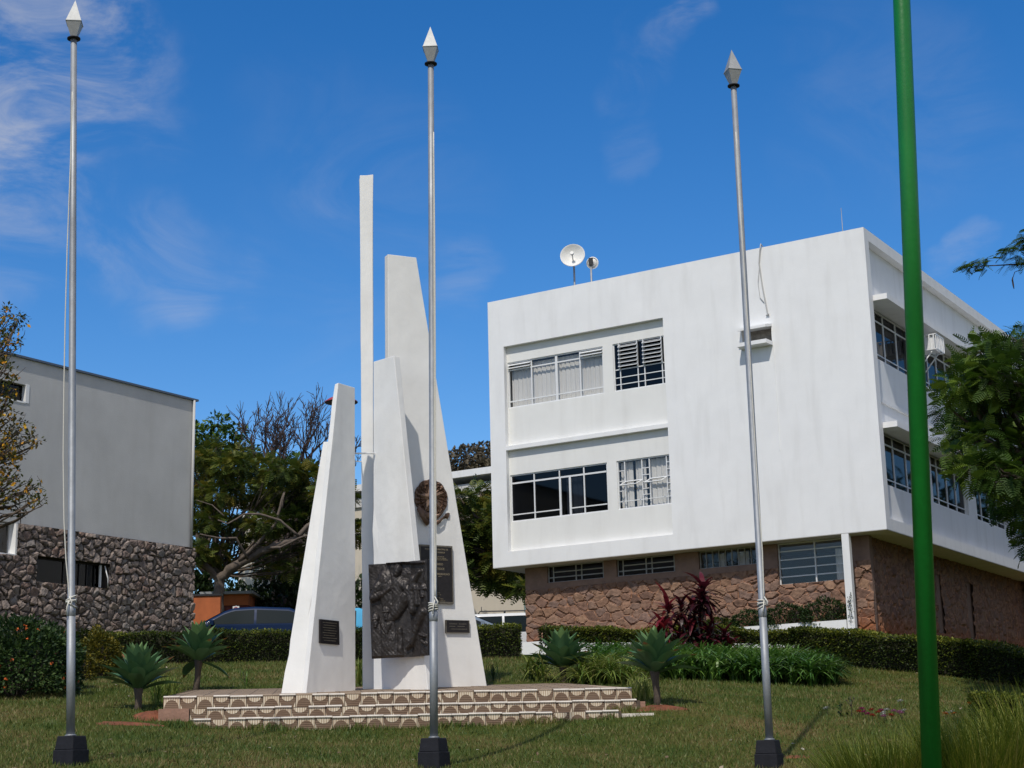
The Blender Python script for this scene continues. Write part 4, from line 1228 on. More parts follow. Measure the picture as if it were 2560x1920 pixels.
# ------------------------------------------------------------------ flagpoles
def flagpole(label, base_px, top_px, Y, psi_f, rope_px, knot_y):
    gb_ = at(base_px[0], base_px[1]+72, Y)
    t = thing('flagpole', label, 'flagpole', gb_, 0, 'galvanised flagpoles in a row on the lawn')
    b = at(*base_px, Y)-gb_; tp_ = at(*top_px, Y)-gb_
    axis = (tp_-b).normalized()
    def sq(s, z, ps):
        return [Vector((s/2*sqrt(2)*cos(ps+pi/4+k*pi/2), s/2*sqrt(2)*sin(ps+pi/4+k*pi/2), z)) for k in range(4)]
    ps = radians(-25)                                   # all three footings are turned the same way
    m = MB()
    def frus(s0, z0, s1, z1):
        a, c = sq(s0, z0, ps), sq(s1, z1, ps)
        m.add(a+c, [(3,2,1,0),(4,5,6,7)]+[(i,(i+1)%4,(i+1)%4+4,i+4) for i in range(4)])
    hb = b.z
    frus(.228, -.12, .224, hb*.52); frus(.208, hb*.52, .178, hb)
    o = m.obj('footing', M['blackp'], t); o.modifiers.new('edge','BEVEL').width = .006
    zj = (at(base_px[0], knot_y, Y)-gb_).z
    P = lambda z: b+axis*((z-b.z)/axis.z)
    m = MB()
    m.tube([P(hb-.02), P(zj)], [.0385,.0375], 20)
    m.tube([P(zj), P(zj+.004), P(tp_.z-1.9), P(tp_.z-1.89), P(tp_.z)], [.036,.0335,.0325,.0315,.0305], 20)
    m.obj('pole', M['galv'], t)
    m = MB(); m.tube([P(zj-.09), P(zj-.085), P(zj+.0), P(zj+.005)], [.036,.0405,.0405,.035], 20); m.obj('coupling', M['galv'], t)
    m = MB(); m.tube([P(hb), P(hb+.012)], [.05,.05], 16); m.obj('base_collar', M['galv'], t)
    m = MB()
    m.tube([P(tp_.z-.012), P(tp_.z-.006), P(tp_.z+.006), P(tp_.z+.012)], [.032,.064,.064,.03], 24); m.obj('flange', M['blackp'], t)
    m = MB(); e = P(tp_.z)
    a = [e+v for v in sq(.055, .01, psi_f)]; c = [e+v for v in sq(.148, .165, psi_f)]; apex = e+Vector((0,0,.415))
    m.add(a+c+[apex], [(3,2,1,0)]+[(i,(i+1)%4,(i+1)%4+4,i+4) for i in range(4)]+[(i+4,(i+1)%4+4,8) for i in range(4)])
    c2 = [e+v for v in sq(.154, .163, psi_f)]; c3 = [e+v for v in sq(.154, .168, psi_f)]
    m.add(c2+c3, [(3,2,1,0),(4,5,6,7)]+[(i,(i+1)%4,(i+1)%4+4,i+4) for i in range(4)])
    m.obj('finial', M['galvfin'], t)
    m = MB()
    for line in rope_px:
        pts = [at(x, y, Y-.03)-gb_ for (x, y) in line]
        fine = []
        for i in range(len(pts)-1):
            for k in range(6): fine.append(pts[i].lerp(pts[i+1], k/6))
        fine.append(pts[-1])
        m.tube(fine, .0058, 6)
    rr = random.Random(int(base_px[0]))
    for k in range(4):                                  # turns of rope round the pole
        z0 = zj+.02+k*.018; ti = rr.uniform(-.03,.03)
        m.tube([P(z0)+Vector((.044*cos(2*pi*q/20), .044*sin(2*pi*q/20), ti*cos(2*pi*q/20+k))) for q in range(21)], .0065, 6)
    kx = at(line[-1][0], line[-1][1], Y-.04)-gb_
    m.tube([kx, kx+Vector((-.012,-.03,-.06)), kx+Vector((-.02,-.02,-.13))], .006, 6)
    m.tube([kx+Vector((.0,-.02,.03)), kx+Vector((.03,-.035,-.02)), kx+Vector((.02,-.03,-.06))], .006, 6)
    m.obj('halyard', M['rope'], t)
flagpole('grey flagpole with a white rope bowing out, before the stone-based grey building', (176.5,1840), (184.5,97), 14.68, radians(8),
         [[(181,230),(177,385),(168,620),(163,800),(160,960),(158,1140),(160,1300),(165,1400),(172,1475),(174,1500)]], 1516)
flagpole('grey flagpole standing before the white monument and its bronze relief', (1085,1845), (1077,160), 15.3, radians(-2),
         [[(1084,330),(1087,600),(1088.5,900),(1089,1180),(1090,1330),(1089,1500)],[(1084,330),(1085,700),(1086,1000),(1086,1300),(1087,1500)]], 1530)
flagpole('grey flagpole with a tight rope before the white office block', (1924,1850), (1834,215), 15.85, radians(14),
         [[(1839.5,330),(1856,600),(1875,900),(1892,1180),(1906,1380),(1910,1500)]], 1520)

# green lamp post close to the camera, running out of the picture above and below
g0, g1 = at(2326.5, 1920, 10.4), at(2254, 0, 10.4)
gx = (g1-g0)/(g1.z-g0.z)
foot = g0+gx*(gz(g0.x, 10.4)-g0.z)
t = thing('green_post', 'tall leaning green painted post in front of the office block and grasses', 'post', foot)
m = MB(); hh = 11.0
m.tube([Vector((0,0,-.2)), gx*hh*.5, gx*hh], [.0625,.0595,.0555], 28); m.obj('shaft', M['green'], t)
m = MB(); m.tube([Vector((0,0,.0)), Vector((0,0,.03))], [.13,.13], 20); m.obj('base_flange', M['green'], t)
m = MB(); m.tube([gx*hh, gx*hh+Vector((0,0,.12))], [.075,.06], 20); m.obj('cap', M['green'], t)

# ------------------------------------------------------------------ cars
def car(name, label, loc, heading, paint, L=4.3, W=1.72, H=1.43, kind='hatch'):
    """x forward; sections run bonnet - windscreen - roof - tail"""
    t = thing(name, label, 'car' if kind != 'van' else 'van', loc, heading, None)
    belt = .92 if kind != 'suv' else 1.08
    h = L/2
    if kind == 'hatch':
        prof = [(-h,.55,.80),(-h+.10,.35,.98),(-h+.45,.30,1.20),(-h+.95,.28,H-.05),(-.25,.26,H),(.35,.26,H-.03),(.62,.27,H-.12),(1.25,.28,.98),(1.6,.29,.93),(h-.25,.32,.80),(h-.03,.42,.68),(h,.5,.6)]
        ws, rs, cab = (1.22,.60), (-h+.42,-h+.98), (-h+.55,1.10)
    elif kind == 'suv':
        prof = [(-h,.55,1.05),(-h+.06,.42,1.25),(-h+.18,.38,H-.10),(-h+.4,.36,H-.02),(-.3,.36,H),(.45,.36,H-.03),(.62,.36,H-.10),(1.18,.38,1.12),(1.5,.38,1.08),(h-.2,.42,.98),(h-.03,.5,.82),(h,.55,.7)]
        ws, rs, cab = (1.16,.58), (-h+.10,-h+.26), (-h+.32,1.02)
    else:
        prof = [(-h,.5,1.0),(-h+.05,.4,1.5),(-h+.12,.36,H-.08),(-h+.35,.34,H),(.2,.34,H),(h-1.1,.34,H-.05),(h-.85,.36,H-.20),(h-.25,.38,1.05),(h-.12,.4,.95),(h-.02,.5,.75),(h,.55,.62)]
        ws, rs, cab = (h-.28,h-.88), (-h+.04,-h+.12), (-h+.4,h-.6)
    def sect(x):
        for i in range(len(prof)-1):
            a, b = prof[i], prof[i+1]
            if a[0] <= x <= b[0]:
                k = (x-a[0])/(b[0]-a[0]); k2 = k
                return (a[1]+(b[1]-a[1])*k2, a[2]+(b[2]-a[2])*k2)
        return prof[-1][1:]
    hw = W/2
    def side(x, z):
        zb, zt_ = sect(x)
        endk = min(1, max(0, (h-abs(x))/.5)); wmax = hw*(.84+.16*sqrt(endk))
        if z <= belt: return wmax*(.96+.04*min(1, max(0, (z-.2)/.4)))
        return wmax*(1-.22*(z-belt)/max(.01, (H-belt)))
    xs = sorted(set([p[0] for p in prof]+[-h+.02*0+L*k/40 for k in range(41)]))
    rows = []
    for x in xs:
        zb, zt_ = sect(x); row = []
        zz = [zb, zb+.1, min(.6, zt_-.04), min(belt-.04, zt_-.03), min(belt, zt_-.02)]
        for f in (.33,.66,.92): zz.append(max(zz[4], zz[4]+(zt_-.05-zz[4])*f))
        pts = [(side(x, z), z) for z in zz]
        ytop = pts[-1][0]
        pts += [(ytop*.93, zt_-.012), (ytop*.6, zt_), (0, zt_+.012)]
        row = [Vector((x, -y, z)) for (y, z) in pts]+[Vector((x, y, z)) for (y, z) in pts[-2::-1]]
        rows.append(row)
    m = MB(); m.grid(rows); 
    n = len(rows[0])
    for r in (rows[0], rows[-1]):
        m.add(r, [tuple(range(n)) if r is rows[0] else tuple(range(n-1,-1,-1))])
    m.add([rows[0][0], rows[-1][0], rows[-1][-1], rows[0][-1]], [(0,1,2,3)])
    m.obj('body', paint, t)
    gl = M['carglass']
    # side windows as patches lying 5 mm proud of the body side
    xa, xb = cab
    cuts = [xa, xa+(xb-xa)*.50, xb] if kind != 'suv' else [xa, xa+(xb-xa)*.33, xa+(xb-xa)*.66, xb]
    for s_ in (-1, 1):
        for i in range(len(cuts)-1):
            a, b = cuts[i]+.035, cuts[i+1]-.035
            P = []
            for k in range(11):
                x = a+(b-a)*k/10; zt_ = sect(x)[1]-.10
                z0 = belt+.02; z1 = max(z0+.005, zt_)
                P.append([Vector((x, s_*(side(x, z0+(z1-z0)*q/5)+.006), z0+(z1-z0)*q/5)) for q in range(6)])
            mm = MB(); mm.grid(P); mm.obj('side_window', gl, t)
    for nm, (x0, x1) in (('windscreen', ws), ('rear_window', rs)):
        P = []
        for k in range(7):
            x = x0+(x1-x0)*k/6; z = sect(x)[1]; yw = side(x, z)*.90
            off = Vector((.010 if nm == 'windscreen' else -.010, 0, .014))
            P.append([Vector((x, yw*q/5, z+.006-.01*abs(q/5)))+off for q in range(-5, 6)])
        mm = MB(); mm.grid(P); mm.obj(nm, gl, t)
    for sx in (-h+.82, h-.80):
        for s_ in (-1, 1):
            wl = MB(); R = .31 if kind != 'suv' else .36
            P = []
            for (r, d) in ((R*.62,.0),(R*.95,.0),(R,.03),(R,.15),(R*.95,.18),(R*.5,.18)):
                P.append([Vector((sx+r*cos(2*pi*k/24), s_*(hw*.985-d+.01), R+r*sin(2*pi*k/24))) for k in range(25)])
            wl.grid(P); w_ = wl.obj('wheel', M['tyre'], t)
            rm = MB(); P = []
            for (r, d) in ((R*.64,.01),(R*.55,.03),(R*.15,.015),(0,.01)):
                P.append([Vector((sx+r*cos(2*pi*k/24), s_*(hw*.985-d+.01), R+r*sin(2*pi*k/24))) for k in range(25)])
            rm.grid(P); rm.obj('rim', M['rim'], w_)
    for s_ in (-1, 1):
        mm = MB(); mm.box((h-.14, s_*hw*.55-.16, .66),(h-.02, s_*hw*.55+.16, .80)); mm.obj('headlight', M['dishwhite'], t)
        mm = MB(); mm.box((-h-.012, s_*hw*.72-.09, .78),(-h+.08, s_*hw*.72+.09, .96)); mm.obj('tail_light', M['lampred'], t)
        mm = MB(); mm.box((ws[0]-.32, s_*(hw+.02)-.07, belt+.0),(ws[0]-.22, s_*(hw+.02)+.09, belt+.13)); mm.obj('mirror', paint, t)
    if kind == 'suv':
        mm = MB()
        for s_ in (-1, 1):
            mm.tube([(-h+.5, s_*hw*.66, H-.02),(-h+.55, s_*hw*.66, H+.06),(.3, s_*hw*.66, H+.06),(.4, s_*hw*.66, H-.02)], .022, 6)
        mm.box((-.9,-hw*.66,H+.05),(-.84,hw*.66,H+.08)); mm.box((.1,-hw*.66,H+.05),(.16,hw*.66,H+.08))
        mm.tube([(-h+.6,-hw*.5,H+.05),(-h+.6,-hw*.5,H+.22)], .012, 5)
        mm.obj('roof_rack', M['blackplastic'], t)
    return t
def paint(name, c, r=.25):
    m_ = mat(name, c, r, metal=.05, var=.02, spec=.15); m_.node_tree.nodes['Principled BSDF'].inputs['Coat Weight'].default_value = .08
    return m_
m_ = mat('car_glass', (.012,.018,.020), .14, spec=.2); M['carglass'] = m_
def place_car(name, label, px, Y, roof_y, heading, pnt, **k):
    q = at(px, roof_y, Y); H = k.get('H', 1.43)
    return car(name, label, (q.x, Y, q.z-H), heading, pnt, **k)
place_car('parked_car', 'dark blue hatchback parked behind the hedge left of the monument', 622, 47.0, 1521.5, radians(184), paint('blue_car_paint', (.006,.020,.065), .42), L=4.35, H=1.45)
place_car('parked_van', 'light blue van glimpsed through the slot between the monument pillars', 800, 49.5, 1526, radians(181), paint('sky_blue_paint', (.10,.42,.68)), L=3.2, H=1.55, kind='van')
place_car('parked_car', 'silver blue car in front of the white estate car, right of the monument', 1122, 47.0, 1532, radians(3), paint('silver_blue_paint', (.20,.25,.32)), L=4.0, H=1.38)
place_car('parked_car', 'white estate car with a black roof rack beside the brown stone wall', 1330, 51.5, 1535, radians(1), paint('white_car_paint', (.74,.75,.76)), L=4.4, W=1.8, H=1.72, kind='suv')

# ------------------------------------------------------------------ vegetation
LEAFQ = (np.array([(0,0,0),(.5,.30,.06),(1,0,0),(.5,-.30,.06)]), np.array([(0,1,2,3)]))
BLADE = (np.array([(0,.09,0),(0,-.09,0),(1,0,.0)]), np.array([(0,1,2)]))
def frond(npair=8, ln=.34, wd=.085, droop=.30):
    V, F = [], []
    for i in range(npair):
        x = .12+.88*i/(npair-1); z = -droop*x*x
        l = ln*(.55+.45*sin(pi*min(1, .25+.75*i/(npair-1))))*(1 if i < npair-1 else .7)
        for s_ in (-1, 1):
            b = len(V)
            V += [(x-wd*.45,0,z),(x+wd*.45,0,z),(x+.34*l+wd*.5,s_*l,z-.12*l),(x+.34*l-wd*.5,s_*l*.95,z-.12*l)]
            F.append((b,b+1,b+2,b+3) if s_ > 0 else (b+3,b+2,b+1,b))
    return np.array(V), np.array(F)
FROND = frond()
FRONDS = frond(6, .34, .12, .25)
def strap(n=6, w=.035, rise=.9, reach=1.0, fall=1.1):
    V, F = [], []
    for i in range(n+1):
        u = i/n; x = reach*u; z = rise*u*2-fall*u*u*1.0
        ww = w*(1-.0*u)*(sin(pi*(.15+.85*u))**.6 if u < 1 else .02)
        V += [(x,ww,z+.25*ww),(x,-ww,z+.25*ww)]
    for i in range(n): F.append((2*i,2*i+2,2*i+3,2*i+1))
    return np.array(V), np.array(F)
def dirs(n, lo=-1., hi=1.):
    z = RNG.uniform(lo, hi, n); a = RNG.uniform(0, 2*pi, n); r = np.sqrt(1-z*z)
    return np.stack([r*np.cos(a), r*np.sin(a), z], -1)

GREENS = dict(
 fern=[(0,(.032,.058,.010)),(.4,(.070,.105,.014)),(.7,(.14,.155,.020)),(1,(.25,.19,.028))],
 bright=[(0,(.020,.050,.007)),(.5,(.05,.105,.012)),(1,(.14,.21,.022))],
 yellow=[(0,(.028,.045,.008)),(.5,(.065,.080,.012)),(.8,(.13,.115,.016)),(1,(.20,.13,.02))],
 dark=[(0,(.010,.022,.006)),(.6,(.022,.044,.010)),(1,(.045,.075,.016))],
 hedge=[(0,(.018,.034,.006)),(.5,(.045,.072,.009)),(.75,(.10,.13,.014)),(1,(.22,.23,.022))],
 lantana=[(0,(.012,.030,.008)),(.6,(.030,.065,.015)),(1,(.065,.11,.025))],
 gold=[(0,(.045,.058,.008)),(.5,(.12,.115,.013)),(1,(.25,.19,.02))],
 brown=[(0,(.05,.042,.028)),(.5,(.095,.078,.05)),(1,(.15,.125,.08))],
 agave=[(0,(.045,.105,.052)),(.4,(.080,.165,.070)),(.75,(.17,.27,.085)),(.88,(.16,.15,.05)),(1,(.26,.12,.045))],
 red=[(0,(.030,.006,.010)),(.5,(.075,.010,.018)),(.85,(.16,.016,.026)),(1,(.30,.03,.04))],
 strap=[(0,(.030,.085,.012)),(.5,(.060,.150,.020)),(1,(.15,.26,.045))],
 spider=[(0,(.07,.13,.013)),(.5,(.15,.20,.028)),(1,(.36,.36,.11))],
 grass=[(0,(.048,.088,.012)),(.45,(.088,.125,.019)),(.70,(.135,.135,.032)),(1,(.21,.160,.065))],
 ornamental=[(0,(.075,.125,.011)),(.5,(.165,.205,.019)),(.85,(.27,.27,.035)),(1,(.38,.30,.08))],
 flower=[(0,(.55,.22,.01)),(1,(.75,.42,.02))])
LM = {k: leafmat('leaf_'+k, v, trans=.3 if k not in ('agave','brown','grass') else .12, namp=.1 if k == 'agave' else 1.6, nscale=1.1 if k == 'grass' else .6, rough=.42 if k in ('agave','strap','red') else .55) for k, v in GREENS.items()}

def limb(p, d, L, r0, r1, n=7, wob=.12, up=0.0, rng=random):
    pts, rad = [Vector(p)], [r0]; d = Vector(d).normalized()
    for i in range(n):
        d = (d+Vector((rng.gauss(0,wob), rng.gauss(0,wob), rng.gauss(0,wob)+up))).normalized()
        pts.append(pts[-1]+d*(L/n)); rad.append(r0+(r1-r0)*(i+1)/n)
    return pts, rad, d
def to_clump(p, c, r0, r1, rng, n=9, sag=.0):
    """a limb that reaches from p to the clump centre c along a slightly crooked curve"""
    p, c = Vector(p), Vector(c); pts, rad = [], []
    off = Vector((rng.gauss(0,1), rng.gauss(0,1), rng.gauss(0,.6)))*(c-p).length*.08
    for i in range(n+1):
        u = i/n
        q = p.lerp(c, u)+off*sin(pi*u)+UP*(sag*sin(pi*u))+Vector((rng.gauss(0,1),rng.gauss(0,1),rng.gauss(0,1)))*.012*(c-p).length*(0 < i < n)
        pts.append(q); rad.append(r0+(r1-r0)*u)
    return pts, rad
def clump(c, r, n, flat=.7, shell=.55):
    d = dirs(n); rr = np.where(RNG.random(n) < shell, RNG.uniform(.8,1.08,n), RNG.random(n)**.5)
    p = np.array(c)+d*rr[:,None]*np.array([r, r, r*flat])
    return p, d
def tree(name, label, foot, fork_z, clumps, trunk_r, leafT, leafm, per, size, bark='bark', seed=1, droop=-.15, group=None, extra=None, limb_r=.5, twigs=True, flat=.7):
    """foot; trunk to the fork; a limb to every clump (centre, radius); leaves spread through each clump"""
    rng = random.Random(seed)
    foot = Vector(foot)
    t = thing(name, label, 'tree', foot, 0, group)
    fork = Vector((rng.gauss(0,.15), rng.gauss(0,.15), fork_z))
    m = MB()
    m.tube([Vector((0,0,-.3)), Vector((0,0,.0)), fork*.5+Vector((rng.gauss(0,.05),0,0)), fork], [trunk_r*1.35, trunk_r*1.1, trunk_r*.9, trunk_r*.8], 10)
    P, D, SC, K = [], [], [], []
    for ci, (c, r) in enumerate(clumps):
        c = Vector(c)-foot
        pts, rad = to_clump(fork, c, trunk_r*limb_r, trunk_r*.10, rng)
        m.tube(pts, rad, 7)
        if twigs:
            for k in range(6):
                j = rng.randint(4, len(pts)-1)
                e = c+Vector(dirs(1)[0])*r*rng.uniform(.6,1.0)
                q, rd = to_clump(pts[j], e, rad[j]*.6+.006, .006, rng, 5)
                m.tube(q, rd, 5)
        n = int(per*(r**2))
        p, d = clump(c, r, n, flat)
        P.append(p); D.append(d); K.append(np.full(n, rng.random()*.25-.12))
    m.obj('trunk', M[bark], t)
    P, D, K = np.concatenate(P), np.concatenate(D), np.concatenate(K)
    n = len(P)
    ax_ = norm(D*.8+dirs(n)*.75+np.array([0,0,droop]))
    up_ = norm(dirs(n)*.5+np.array([0,0,1.])+D*.3)
    tint = np.clip(RNG.random(n)*.75+K+.12, 0, 1)
    scatter('crown', *leafT, P, ax_, up_, RNG.uniform(.65,1.25,n)*size, LM[leafm], t, tint)
    if extra: extra(t, P, D)
    return t
def pix_clumps(lst, Y, dy=1.0, seed=3):
    rng = random.Random(seed); out = []
    for (px, py, r) in lst:
        yy = Y+rng.uniform(-dy, dy); q = at(px, py, yy)
        out.append((q, r*yy/FPX))
    return out
def foot_at(px, Y):
    q = at(px, 1700, Y); return (q.x, Y, gz(q.x, Y))

# feathery tree at the right edge, its trunk outside the frame
CL = pix_clumps([(2450,880,46),(2470,960,60),(2445,905,52),(2400,960,50),(2500,930,60),(2445,1010,62),(2385,1015,45),(2520,1030,66),(2400,1085,48),(2470,1100,62),(2545,1120,60),(2378,1140,32),(2440,1175,46),(2505,1190,58),(2560,1220,55),(2520,1255,40),(2565,1290,38),
                 (2620,1350,70),(2680,1400,90),(2760,1330,110),(2850,1200,120),(2860,1000,120),(2800,1450,100),(2950,1350,140),(2590,900,70),(2640,1000,90),(2660,1150,90),(2700,1280,80),(2750,900,90),(2780,1100,100),(2500,862,36),(2555,845,40)], 25.0, 1.3, 4)  # crown extended past the frame, unseen, to shade the ground-floor side wall
def pod(t, P, D): pass
TR = tree('flame_tree', 'feathery green tree at the right edge hiding the end of the office block', foot_at(2800, 25.5), 3.2, CL, .17, FROND, 'bright', 1050, .24, seed=12, droop=-.3)
# its high branch against the sky, with one hanging pod
m = MB(); b0 = Vector(TR.location)
pp = [at(2700,640,25),at(2620,655,25),at(2556,660,25),at(2500,663,25),at(2440,666,25),at(2420,672,25)]
m.tube([Vector((0,0,3.2)), at(2760,900,25.3)-b0, pp[0]-b0], [.09,.06,.03], 7)
m.tube([p-b0 for p in pp], [.03,.02,.014,.010,.008,.005], 6)
m.tube([at(2556,662,25)-b0, at(2550,675,25)-b0, at(2537,680,25)-b0, at(2532,695,25)-b0], .006, 5)
m.obj('branch', M['twig'], TR)
m = MB(); m.tube([at(2532,692,25)-b0, at(2531,700,25)-b0, at(2533,712,25)-b0, at(2535,722,25)-b0], [.006,.014,.014,.006], 8); m.obj('seed_pod', M['twig'], TR)
pc = []
for (x, y, n_) in ((2426,660,9),(2440,655,8),(2455,650,7),(2470,650,6),(2418,672,6),(2462,672,5),(2500,640,7),(2515,625,10),(2530,622,10),(2545,640,10),(2540,615,8),(2555,600,10),(2560,590,8),(2575,610,12),(2560,650,9),(2585,640,12),(2610,630,16),(2520,660,5),(2560,860,12),(2545,838,8),(2525,845,8)):
    for k in range(n_): pc.append((x+random.gauss(0,6), y+random.gauss(0,5)))
P = np.array([tuple(at(x, y, 25+random.gauss(0,.06))-b0) for x, y in pc]); n = len(P)
scatter('branch_leaves', *FROND, P, norm(dirs(n)*np.array([1,1,.35])+np.array([-.5,0,-.25])), np.tile([0,0,1.],(n,1))+dirs(n)*.3, RNG.uniform(.13,.22,n), LM['bright'], TR)

# sparse yellow-flowering tree at the left edge
CL = pix_clumps([(15,790,42),(45,800,26),(25,850,34),(-20,870,60),(5,930,40),(25,985,26),(-30,1000,60),(20,1055,40),(55,1075,30),(85,1100,24),(20,1110,36),(40,1130,28),(25,1185,30),(30,1220,40),(75,1225,34),(40,1265,34),(95,1250,22),(-40,1150,80),(-80,900,90),(-60,1260,70),(-150,1050,120)], 30, .9, 6)
def blossoms(t, P, D):
    s = RNG.permutation(len(P))[:800]
    n = len(s)
    scatter('blossom', *LEAFQ, P[s]+dirs(n)*.06, dirs(n), dirs(n), RNG.uniform(.06,.115,n), LM['flower'], t)['kind'] = 'stuff'
    m = MB()
    rng = random.Random(3)
    for k in range(260):
        i = rng.randrange(len(P)); a = Vector(P[i]); b = a+Vector(dirs(1)[0])*rng.uniform(.15,.35)
        m.tube([a, a.lerp(b,.5)+Vector(dirs(1)[0])*.03, b], [.008,.006,.003], 4)
    for k in range(26):
        i = rng.randrange(len(P)); a = Vector(P[i]); m.tube([a, a+Vector((0,0,-.12)), a+Vector((.01,0,-.24))], [.004,.011,.004], 5)
    m.obj('twigs', M['twig'], t)['kind'] = 'stuff'
tree('yellow_flowering_tree', 'sparse twiggy tree with yellow blossom at the left edge', foot_at(-330, 30), 2.2, CL, .13, LEAFQ, 'yellow', 1300, .085, seed=5, droop=-.1, extra=blossoms)

# trees behind the monument, left
CL = pix_clumps([(470,1150,46),(520,1170,50),(585,1165,50),(650,1170,52),(710,1180,50),(765,1190,45),(475,1225,50),(545,1235,55),(615,1230,56),(690,1240,58),(760,1250,50),(455,1300,52),(535,1305,48),(600,1320,40),(665,1310,46),(735,1300,48),(470,1380,50),(545,1385,34),(620,1360,34),(700,1395,36),(765,1360,40),(830,1240,60),(860,1330,60),(410,1200,60),(400,1330,60),(600,1130,30),(530,1125,30),(660,1420,26),(740,1425,30)], 59.2, 2.6, 8)
FT = tree('spreading_tree', 'wide spreading olive-green tree with a forked trunk behind the blue car', foot_at(548, 58), 3.4, CL, .10, FRONDS, 'fern', 520, .34, seed=31, droop=-.1, limb_r=.5, flat=.42)
M['limbbark'] = mat('limb_bark', (.125,.098,.078), .9, var=.35, vscale=7, bump=.5, bscale=18)
def pix_limb(m, path, Y, r0, r1, o):
    pts = [at(x, y, Y+dy)-o for (x, y, dy) in path]; fine = []
    for i in range(len(pts)-1):
        for k in range(4): fine.append(pts[i].lerp(pts[i+1], k/4)+Vector(dirs(1)[0])*r0*.12)
    fine.append(pts[-1])
    m.tube(fine, [r0*.56+(r1*.5-r0*.56)*i/(len(fine)-1) for i in range(len(fine))], 8)
m = MB(); fo = Vector(FT.location)
pix_limb(m, [(546,1570,0),(545,1500,0),(550,1445,0),(600,1405,-.3),(670,1370,-.6),(735,1348,-1.0),(800,1290,-1.2),(850,1220,-1)], 57.6, .42, .10, fo)
pix_limb(m, [(547,1450,0),(510,1408,-.3),(470,1365,-.5),(420,1300,-.5)], 57.6, .24, .10, fo)
pix_limb(m, [(600,1402,-.4),(650,1352,-.8),(690,1310,-1.0),(710,1230,-1.0),(705,1270,-1.0)], 57.6, .15, .05, fo)
pix_limb(m, [(745,1340,-1.1),(700,1300,-1.4),(650,1285,-1.6),(610,1285,-1.6),(570,1310,-1.7),(545,1300,-1.7)], 57.6, .09, .04, fo)
pix_limb(m, [(620,1398,-.6),(590,1345,-1.2),(545,1345,-1.4),(500,1335,-1.4)], 57.6, .09, .04, fo)
pix_limb(m, [(670,1370,-.7),(700,1368,-1.2),(760,1340,-1.6),(790,1335,-1.7)], 57.6, .10, .05, fo)
pix_limb(m, [(560,1290,-1.6),(530,1262,-1.6),(490,1250,-1.6)], 57.6, .045, .02, fo)
m.obj('limb', M['limbbark'], FT)
CL = pix_clumps([(505,1090,34),(545,1055,30),(560,1110,40),(520,1140,40),(590,1080,26),(615,1130,32),(575,1150,40),(480,1080,30),(640,1160,26),(700,1140,22),(720,1165,24),(745,1155,20),(460,1120,40),(770,1170,26)], 68, 1.5, 9)
tree('broadleaf_tree', 'dark broad-leaved tree rising behind the corner of the grey building', foot_at(530, 68), 4.5, CL, .22, LEAFQ, 'bright', 560, .26, seed=17)
# leafless tree
def bare_tree(name, label, foot, stems, seed):
    rng = random.Random(seed); foot = Vector(foot)
    t = thing(name, label, 'tree', foot)
    tr, br = MB(), MB()
    def rec(p, d, L, r, lev):
        pts, rad, d2 = limb(p, d, L, r, r*.55, 5, .10, .05, rng)
        (tr if lev == 0 else br).tube(pts, rad, 6 if lev < 2 else 4)
        if lev >= 4: return
        for k in range(rng.choice((2,3)) if lev else 3):
            j = rng.randint(2, 5); q = pts[j]
            nd = (d2+Vector((rng.gauss(0,.42), rng.gauss(0,.42), rng.gauss(.12,.22)))).normalized()
            rec(q, nd, L*rng.uniform(.55,.8), max(.014, rad[j]*.68), lev+1)
    for (a, b, r) in stems:
        a, b = Vector(a)-foot, Vector(b)-foot
        rec(a, b-a, (b-a).length*.46, r, 0)
        tr.tube([Vector((0,0,-.2)), a], [r*1.8, r], 7)
    tr.obj('trunk', M['darkbark'], t); br.obj('branches', M['darkbark'], t)
YB = 64.0
st = [((690,1200),(635,1000),.085),((700,1210),(690,1010),.075),((705,1215),(735,1000),.075),((735,1190),(770,990),.085),((745,1190),(815,1020),.075),((640,1150),(575,1030),.07),((765,1180),(840,1060),.055),((690,1230),(665,1030),.06),((760,1200),(850,1110),.05),((790,1190),(895,1080),.05),((850,1200),(905,1090),.05),((680,1200),(650,1020),.06),((720,1200),(710,1010),.06),((770,1200),(755,1000),.06),((710,1190),(720,1060),.05),((655,1190),(600,1060),.05),((735,1180),(800,1060),.05),((700,1230),(600,1010),.06),((750,1210),(790,1000),.055)]
rgb = random.Random(2)
stems = []
for a, b, r in st:
    y = YB+rgb.uniform(-.6,.6); stems.append((at(*a, y), at(*b, y+rgb.uniform(-.8,.8)), r))
bare_tree('bare_tree', 'leafless grey tree fanning up behind the monument', foot_at(715, YB), stems, 44)
